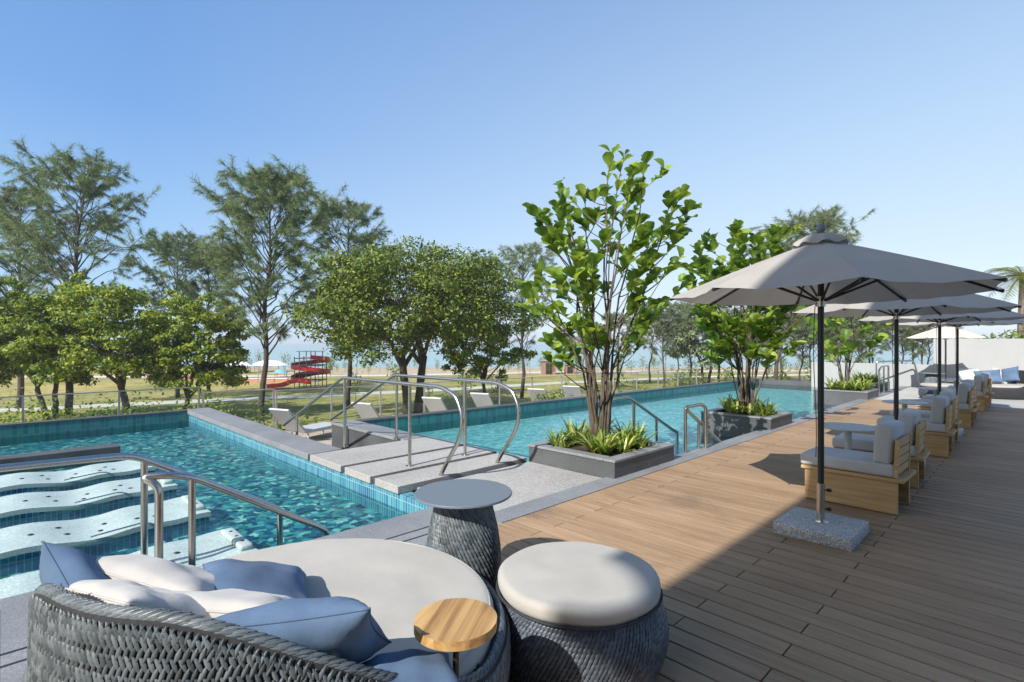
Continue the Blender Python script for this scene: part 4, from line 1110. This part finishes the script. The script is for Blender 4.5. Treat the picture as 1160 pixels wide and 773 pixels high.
# far row of casuarinas between the fig trees and the wall
fr = None; FG = 'distant casuarinas beyond the lap pool'; FLb = 'distant dark casuarina in the loose row beyond the lap pool'
protos = [casuarina(FLb, pz(700,66), 9.0, 3.2, 51, 'needle_dark', nb=34, low=.30, group=FG), casuarina(FLb, pz(735,72), 10.5, 3.4, 52, 'needle_dark', nb=34, low=.34, lean=(.8,-.8), group=FG)]
rr = random.Random(5)
for k, (px, Y, s) in enumerate(((768,70,.95),(836,64,.9),(868,74,1.0),(905,60,.85),(928,76,1.0),(948,66,.95),(972,72,1.0),(992,62,.9),(1014,76,1.1),(1034,68,1.0),(1052,74,1.05),(660,88,.8),(640,94,.75),(752,58,.95),(782,62,1.1),(815,68,1.15),(850,57,.95),(885,66,1.1),(918,58,1.0),(940,70,1.15),(960,57,.95),(985,68,1.1),(1022,64,1.0),(1044,62,.9))):
    o = dup(protos[k % 2], pz(px,Y), rr.uniform(0,6.28), None, s)

# palm and hedge behind the wall, shrubs
def palm(label, loc, H, fl, seed):
    r_ = random.Random(seed); t = thing('palm_tree', label, 'palm tree', loc)
    MB().tube([(0,0,0),(.1,.05,H*.5),(.05,0,H)], [.16,.12,.10], 10).build('trunk', MT['bark'], t, sharp=180)
    m = MB()
    for k in range(22):
        a = k*2.4+r_.uniform(-.2,.2); el = r_.uniform(-.15,1.1); ln = fl*r_.uniform(.8,1.1); ns = 16; pth = []
        for j in range(ns+1):
            q = j/ns; rad = ln*q*math.cos(el*.8); z = ln*(math.sin(el)*q - .62*q*q); pth.append(Vector((.05+rad*math.cos(a), rad*math.sin(a), H+z)))
        m.tube(pth, [.018*(1-q/ns)+.003 for q in range(ns+1)], 4, caps=False)
        for j in range(2, ns):
            p = pth[j]; tg = (pth[j+1]-pth[j]).normalized(); sd = tg.cross(Vector((0,0,1))).normalized(); L_ = fl*.30*math.sin(PI*(.12+.8*j/ns))
            for s in (-1,1):
                for w_ in (0,.5):
                    b = p + tg*w_*(ln/ns); e = b + (sd*s*.85 + tg*.5 + Vector((0,0,-.35+r_.uniform(-.15,.15))))*L_
                    o = len(m.v); m.v += [tuple(b-tg*.012), tuple(b+tg*.012), tuple(e)]; m.f.append((o,o+1,o+2))
    m.build('fronds', MT['palm'], t, sharp=None); return t
palm('golden green palm behind the white wall at the right photo edge', (*spot(1158,21), -.5), 4.75, 1.6, 61)
def bush(label, loc, s, seed, matk='leaf_round', n_=900, cat='shrub', group=None, flat=.75, leaf=.09):
    q = np.random.default_rng(seed); v = unit(q.normal(size=(n_,3)))*(q.random((n_,1))**.4); v[:,2] = np.abs(v[:,2])*flat
    v *= (1+.22*np.sin(4*np.arctan2(v[:,1],v[:,0])+seed))[:,None]
    P = v*s + q.normal(size=(n_,3))*.03; out = unit(v+q.normal(size=(n_,3))*.5); d_ = unit(np.cross(out,q.normal(size=(n_,3)))); X = np.cross(d_,out)
    S = leaf*q.uniform(.6,1.4,n_); V, F = scatter(LEAFQ_V, LEAFQ_F, P, X, d_, out, np.stack([S*.6,S,S],1))
    o = np_mesh('shrub', V, F, MT[matk], None, loc); return tag(o, label, cat, group)
hq = np.random.default_rng(3); n_ = 5000
HP = np.stack([hq.uniform(-.35,.35,n_), hq.uniform(-3.2,3.2,n_), hq.uniform(0,1.95,n_)],1); HP[:,2] += .12*np.sin(HP[:,1]*4)
ho = unit(hq.normal(size=(n_,3))); hd = unit(np.cross(ho,hq.normal(size=(n_,3)))); S = .11*hq.uniform(.6,1.3,n_)
V, F = scatter(LEAFQ_V, LEAFQ_F, HP, np.cross(hd,ho), hd, ho, np.stack([S*.6,S,S],1))
tag(np_mesh('hedge', V, F, MT['hedge'], None, (24.9,-1.2,-.05)), 'clipped bright green hedge showing over the white wall', 'hedge')
SH = (('leafy shrub on the terrace at the foot of the forked casuarina', 300,16.4,1.5,71),('low shrub beside the forked casuarina, nearer the stair', 338,15.8,1.1,72),
      ('shrub behind the glass below the leaning yellow green tree',140,18.0,1.7,73),('shrub behind the glass near the spa pool corner',222,18.4,1.6,74),
      ('round bush behind a white lounger beyond the lap pool',628,17.2,1.0,75),('rounded bush behind the glass at the left photo edge',30,18,1.8,76))
for lab, px, Y, s, sd in SH:
    a = spot(px,Y); zz = TZ if (a[1] < 14.2 and a[0] > 3.7) else -1.55
    bush(lab, (a[0],a[1],zz), s, sd, 'leaf_round' if sd % 2 else 'leaf_yellow', 900)
# planted bank below the spa pool's far edge carries those shrubs
structure('planted_bank', MB().prism([(-14,14.9),(3.6,14.75),(5.4,14.6),(24,13.3),(24,16),(8,18.5),(4,22),(-14,22)], -4.1, -1.55), MT['soil'])
# saplings on the lawn
sap = []
SG = 'young trees dotted over the park lawn'
rs = random.Random(9)
def sapling(k):
    t = thing('sapling', 'young staked tree on the park lawn, one of many', 'tree', (0,0,0), 0, SG)
    H = 1.9; MB().tube([(0,0,0),(.03,0,H*.6),(0,.04,H)], [.03,.022,.01], 5).build('trunk', MT['bark'], t)
    q = np.random.default_rng(100+k); n_ = 130; v = q.normal(size=(n_,3))*np.array([.33,.33,.5]) + np.array([0,0,H*.8]); out = unit(q.normal(size=(n_,3))); d_ = unit(np.cross(out,q.normal(size=(n_,3)))); S = .17*q.uniform(.6,1.3,n_)
    V, F = scatter(LEAFQ_V, LEAFQ_F, v, np.cross(d_,out), d_, out, np.stack([S*.6,S,S],1)); np_mesh('crown', V, F, MT['leaf_round'], t); return t
sp = [sapling(0), sapling(1)]
for k in range(150):
    px = rs.uniform(230,1000); Y = rs.choice([rs.uniform(46,64), rs.uniform(76,112), rs.uniform(86,116), rs.uniform(90,118), rs.uniform(96,118)])
    s = rs.uniform(.6,1.4)
    if 300 < px < 375 and Y < 70: continue
    if k < 2: o = sp[k]; o.location = pz(px,Y)
    else: dup(sp[k % 2], pz(px,Y), rs.uniform(0,6), None, s)
# lamp posts
lp = thing('lamp_post', 'slim grey lamp post standing in the park', 'lamp post', (0,0,0), 0, 'lamp posts in the park')
MB().tube([(0,0,0),(0,0,4.6)], [.07,.045], 8).build('pole', MT['grey_frame'], lp); MB().box(-.08,-.6,4.6,.08,.1,4.68).build('lamp_head', MT['grey_frame'], lp)
for k, (px, Y) in enumerate(((292,72),(404,80),(430,95),(444,78),(563,62),(600,90),(754,80),(905,86))):
    o = lp if k == 0 else copy_tree(lp); o.location = pz(px,Y); o.rotation_euler = (0,0,k*1.3)

# ------------------------------------------------------------------ play tower, tents, brick kiosks
tw = thing('slide_tower', 'red spiral slide tower on a grey frame near the beach', 'slide tower', pz(352,63), YAW)
fm = MB()
for x in (-1.4,0,1.4):
    for y in (-1.4,0,1.4): fm.tube([(x,y,0),(x,y,4.5 if abs(x)+abs(y) < 2.5 else 3.9)], .06, 6)
for z in (1.0,1.9,2.8,3.7):
    for q in (-1.4,0,1.4): fm.tube([(q,-1.4,z),(q,1.4,z)], .045, 5); fm.tube([(-1.4,q,z),(1.4,q,z)], .045, 5)
fm.build('frame', MT['grey_frame'], tw)
for z in (1.0,1.9,2.8): MB().box(-1.3,-1.3,z+.05,1.3,1.3,z+.1).build('platform', MT['grey_frame'], tw)
def chute(pts, w=.5, h=.5):
    m = MB(); P = [Vector(p) for p in pts]
    for i_, p in enumerate(P):
        t = (P[min(i_+1,len(P)-1)]-P[max(i_-1,0)]); n = Vector((-t.y,t.x,0)).normalized()*w
        m.v += [tuple(p-n+Vector((0,0,h))), tuple(p-n), tuple(p+n), tuple(p+n+Vector((0,0,h))), tuple(p+n*.9+Vector((0,0,h))), tuple(p+n*.9+Vector((0,0,.06))), tuple(p-n*.9+Vector((0,0,.06))), tuple(p-n*.9+Vector((0,0,h)))]
    for i_ in range(len(P)-1):
        for j in range(8): m.f.append((i_*8+j, i_*8+(j+1)%8, (i_+1)*8+(j+1)%8, (i_+1)*8+j))
    return m
chute([(1.75*math.cos(a), 1.75*math.sin(a), 3.6-2.9*(a+1.2)/(4.0*PI)) for a in [-1.2+4.0*PI*k/90 for k in range(91)]]).build('spiral_slide', MT['red_paint'], tw)
chute([(-1.6,-.3,.75),(-2.3,-.5,.6),(-3.2,-.4,.25),(-4.2,-.3,.12),(-5.0,-.2,.1)]).build('exit_slide', MT['red_paint'], tw)
MB().box(-1.3,-1.3,4.5,1.3,1.3,4.55).build('roof', MT['grey_frame'], tw)
def tent(label, px, Y, w, h, matk='white_roof'):
    t = thing('tent', label, 'tent', pz(px,Y), YAW); m = MB(); n_ = 20
    for j in range(6):
        q = j/5
        for k in range(n_): a = 2*PI*k/n_; rr_ = w*(1-q)**.8; m.v.append((rr_*math.cos(a), rr_*.6*math.sin(a), h*(.55+.45*math.sin(PI/2*q))))
    for j in range(5):
        for k in range(n_): m.f.append((j*n_+k, j*n_+(k+1)%n_, (j+1)*n_+(k+1)%n_, (j+1)*n_+k))
    m.build('canopy', MT[matk], t, sharp=180)
    for a in (.6,2.5,3.7,5.6): MB().tube([(w*.8*math.cos(a), w*.48*math.sin(a), 0),(w*.8*math.cos(a), w*.48*math.sin(a), h*.7)], .06, 5).build('pole', MT['grey_frame'], t)
    return t
tent('wide white tent roof on the beach left of the slide tower', 305, 100, 3.6, 2.2)
tent('white tent roof farther left near the beach', 268, 94, 3.0, 2.4)
tent('small blue tent below the white tent left of the slide tower', 318, 84, 1.2, 1.3, 'blue_roof')
def low_block(name, label, px, Y, w, dpt, h, matk, cat, z0=0):
    t = thing(name, label, cat, pz(px,Y), YAW); MB().box(-w/2,-dpt/2,z0,w/2,dpt/2,h).build('wall', MT[matk], t)
    MB().box(-w/2-.2,-dpt/2-.2,h+.003,w/2+.2,dpt/2+.2,h+.15).build('roof', MT['grey_frame'], t)
    MB().box(-.5,-dpt/2-.03,.05,.5,-dpt/2-.005,2.0 if h > 2.2 else h*.8).build('door', MT['black_metal'], t); return t
low_block('kiosk', 'brown brick kiosk beyond the round crowned tree', 621, 92, 2.4, 2.2, 2.3, 'brick', 'kiosk')
low_block('kiosk', 'smaller brown brick kiosk right of the first', 645, 94, 1.6, 2.0, 1.6, 'brick', 'kiosk')
for px, Y, w, lab in ((290,74,9,'long low red play wall left of the slide tower'),(224,80,8,'low red play wall behind the yellow green tree'),(172,86,6,'short red play wall at the far left of the park')):
    t = thing('play_wall', lab, 'wall', pz(px,Y), YAW); MB().box(-w/2,-.2,0,w/2,.2,.42).build('wall', MT['pink_paint'], t); MB().box(-w/2,-.26,.425,w/2,.26,.5).build('cap', MT['white_roof'], t)

# ------------------------------------------------------------------ air
hm = bpy.data.materials.new('thin sea haze'); hm.use_nodes = True; hn = hm.node_tree; hn.nodes.clear()
ho_ = N(hn, 'ShaderNodeOutputMaterial'); pv = N(hn, 'ShaderNodeVolumePrincipled'); pv.inputs['Color'].default_value = (.86,.92,1,1); pv.inputs['Density'].default_value = .0005; pv.inputs['Anisotropy'].default_value = .1
hn.links.new(pv.outputs[0], ho_.inputs['Volume'])
tag(camframe(MB().box(-4600,-70,-9.5,4600,4600,17).build('haze', hm, sharp=None)), kind='stuff')
# ------------------------------------------------------------------ light, sky, camera
S = Vector((-1.3, -.15, 1.0)).normalized()
sun = bpy.data.lights.new('sun', 'SUN'); sun.energy = 3.0; sun.angle = R(.3); sun.color = (1.0,.945,.87)
so = bpy.data.objects.new('sun', sun); COL.objects.link(so); so.rotation_euler = S.to_track_quat('Z','Y').to_euler(); so.location = (-20,-5,30)
wd = bpy.data.worlds.new('World'); sc.world = wd; wd.use_nodes = True; nt = wd.node_tree
sky = N(nt, 'ShaderNodeTexSky'); sky.sky_type = 'NISHITA'; sky.sun_disc = False
sky.sun_elevation = math.asin(S.z); sky.sun_rotation = math.atan2(S.x, S.y); sky.air_density = 1.0; sky.dust_density = .3; sky.ozone_density = 2.0; sky.altitude = 0
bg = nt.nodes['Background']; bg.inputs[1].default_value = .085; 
tc = N(nt, 'ShaderNodeTexCoord'); sp = N(nt, 'ShaderNodeSeparateXYZ'); nt.links.new(tc.outputs['Generated'], sp.inputs[0])
el = math_(nt, 'MAXIMUM', sp.outputs[2], 0.0)
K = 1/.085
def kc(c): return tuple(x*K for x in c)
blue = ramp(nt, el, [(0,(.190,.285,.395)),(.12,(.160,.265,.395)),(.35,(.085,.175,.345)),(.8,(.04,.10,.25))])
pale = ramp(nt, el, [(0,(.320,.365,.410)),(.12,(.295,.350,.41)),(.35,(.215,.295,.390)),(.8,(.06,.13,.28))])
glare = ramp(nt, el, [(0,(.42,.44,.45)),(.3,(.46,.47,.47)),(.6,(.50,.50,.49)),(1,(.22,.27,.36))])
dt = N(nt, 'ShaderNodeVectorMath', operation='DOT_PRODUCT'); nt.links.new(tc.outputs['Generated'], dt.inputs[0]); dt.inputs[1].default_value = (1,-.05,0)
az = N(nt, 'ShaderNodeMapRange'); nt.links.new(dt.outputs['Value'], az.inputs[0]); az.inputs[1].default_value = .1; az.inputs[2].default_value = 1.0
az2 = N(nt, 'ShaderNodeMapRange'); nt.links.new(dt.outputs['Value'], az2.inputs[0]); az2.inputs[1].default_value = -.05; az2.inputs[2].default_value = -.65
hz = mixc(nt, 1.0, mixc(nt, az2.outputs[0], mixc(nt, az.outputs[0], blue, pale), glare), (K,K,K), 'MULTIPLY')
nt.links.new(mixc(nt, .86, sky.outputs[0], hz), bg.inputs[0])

cd = bpy.data.cameras.new('camera'); cam = bpy.data.objects.new('camera', cd); COL.objects.link(cam)
cam.location = (0,0,EYE); cam.rotation_euler = (R(90), 0, YAW); cd.sensor_width = 36; cd.lens = 36*FPX/1160; cd.shift_y = 1.5/1160
cd.clip_start = .05; cd.clip_end = 6000; sc.camera = cam
sc.view_settings.view_transform = 'Standard'; sc.view_settings.look = 'None'; sc.view_settings.exposure = 1.30; sc.view_settings.gamma = 1
sc.cycles.max_bounces = 8; sc.cycles.transparent_max_bounces = 16; sc.cycles.use_denoising = True
sc.cycles.caustics_reflective = False; sc.cycles.caustics_refractive = False
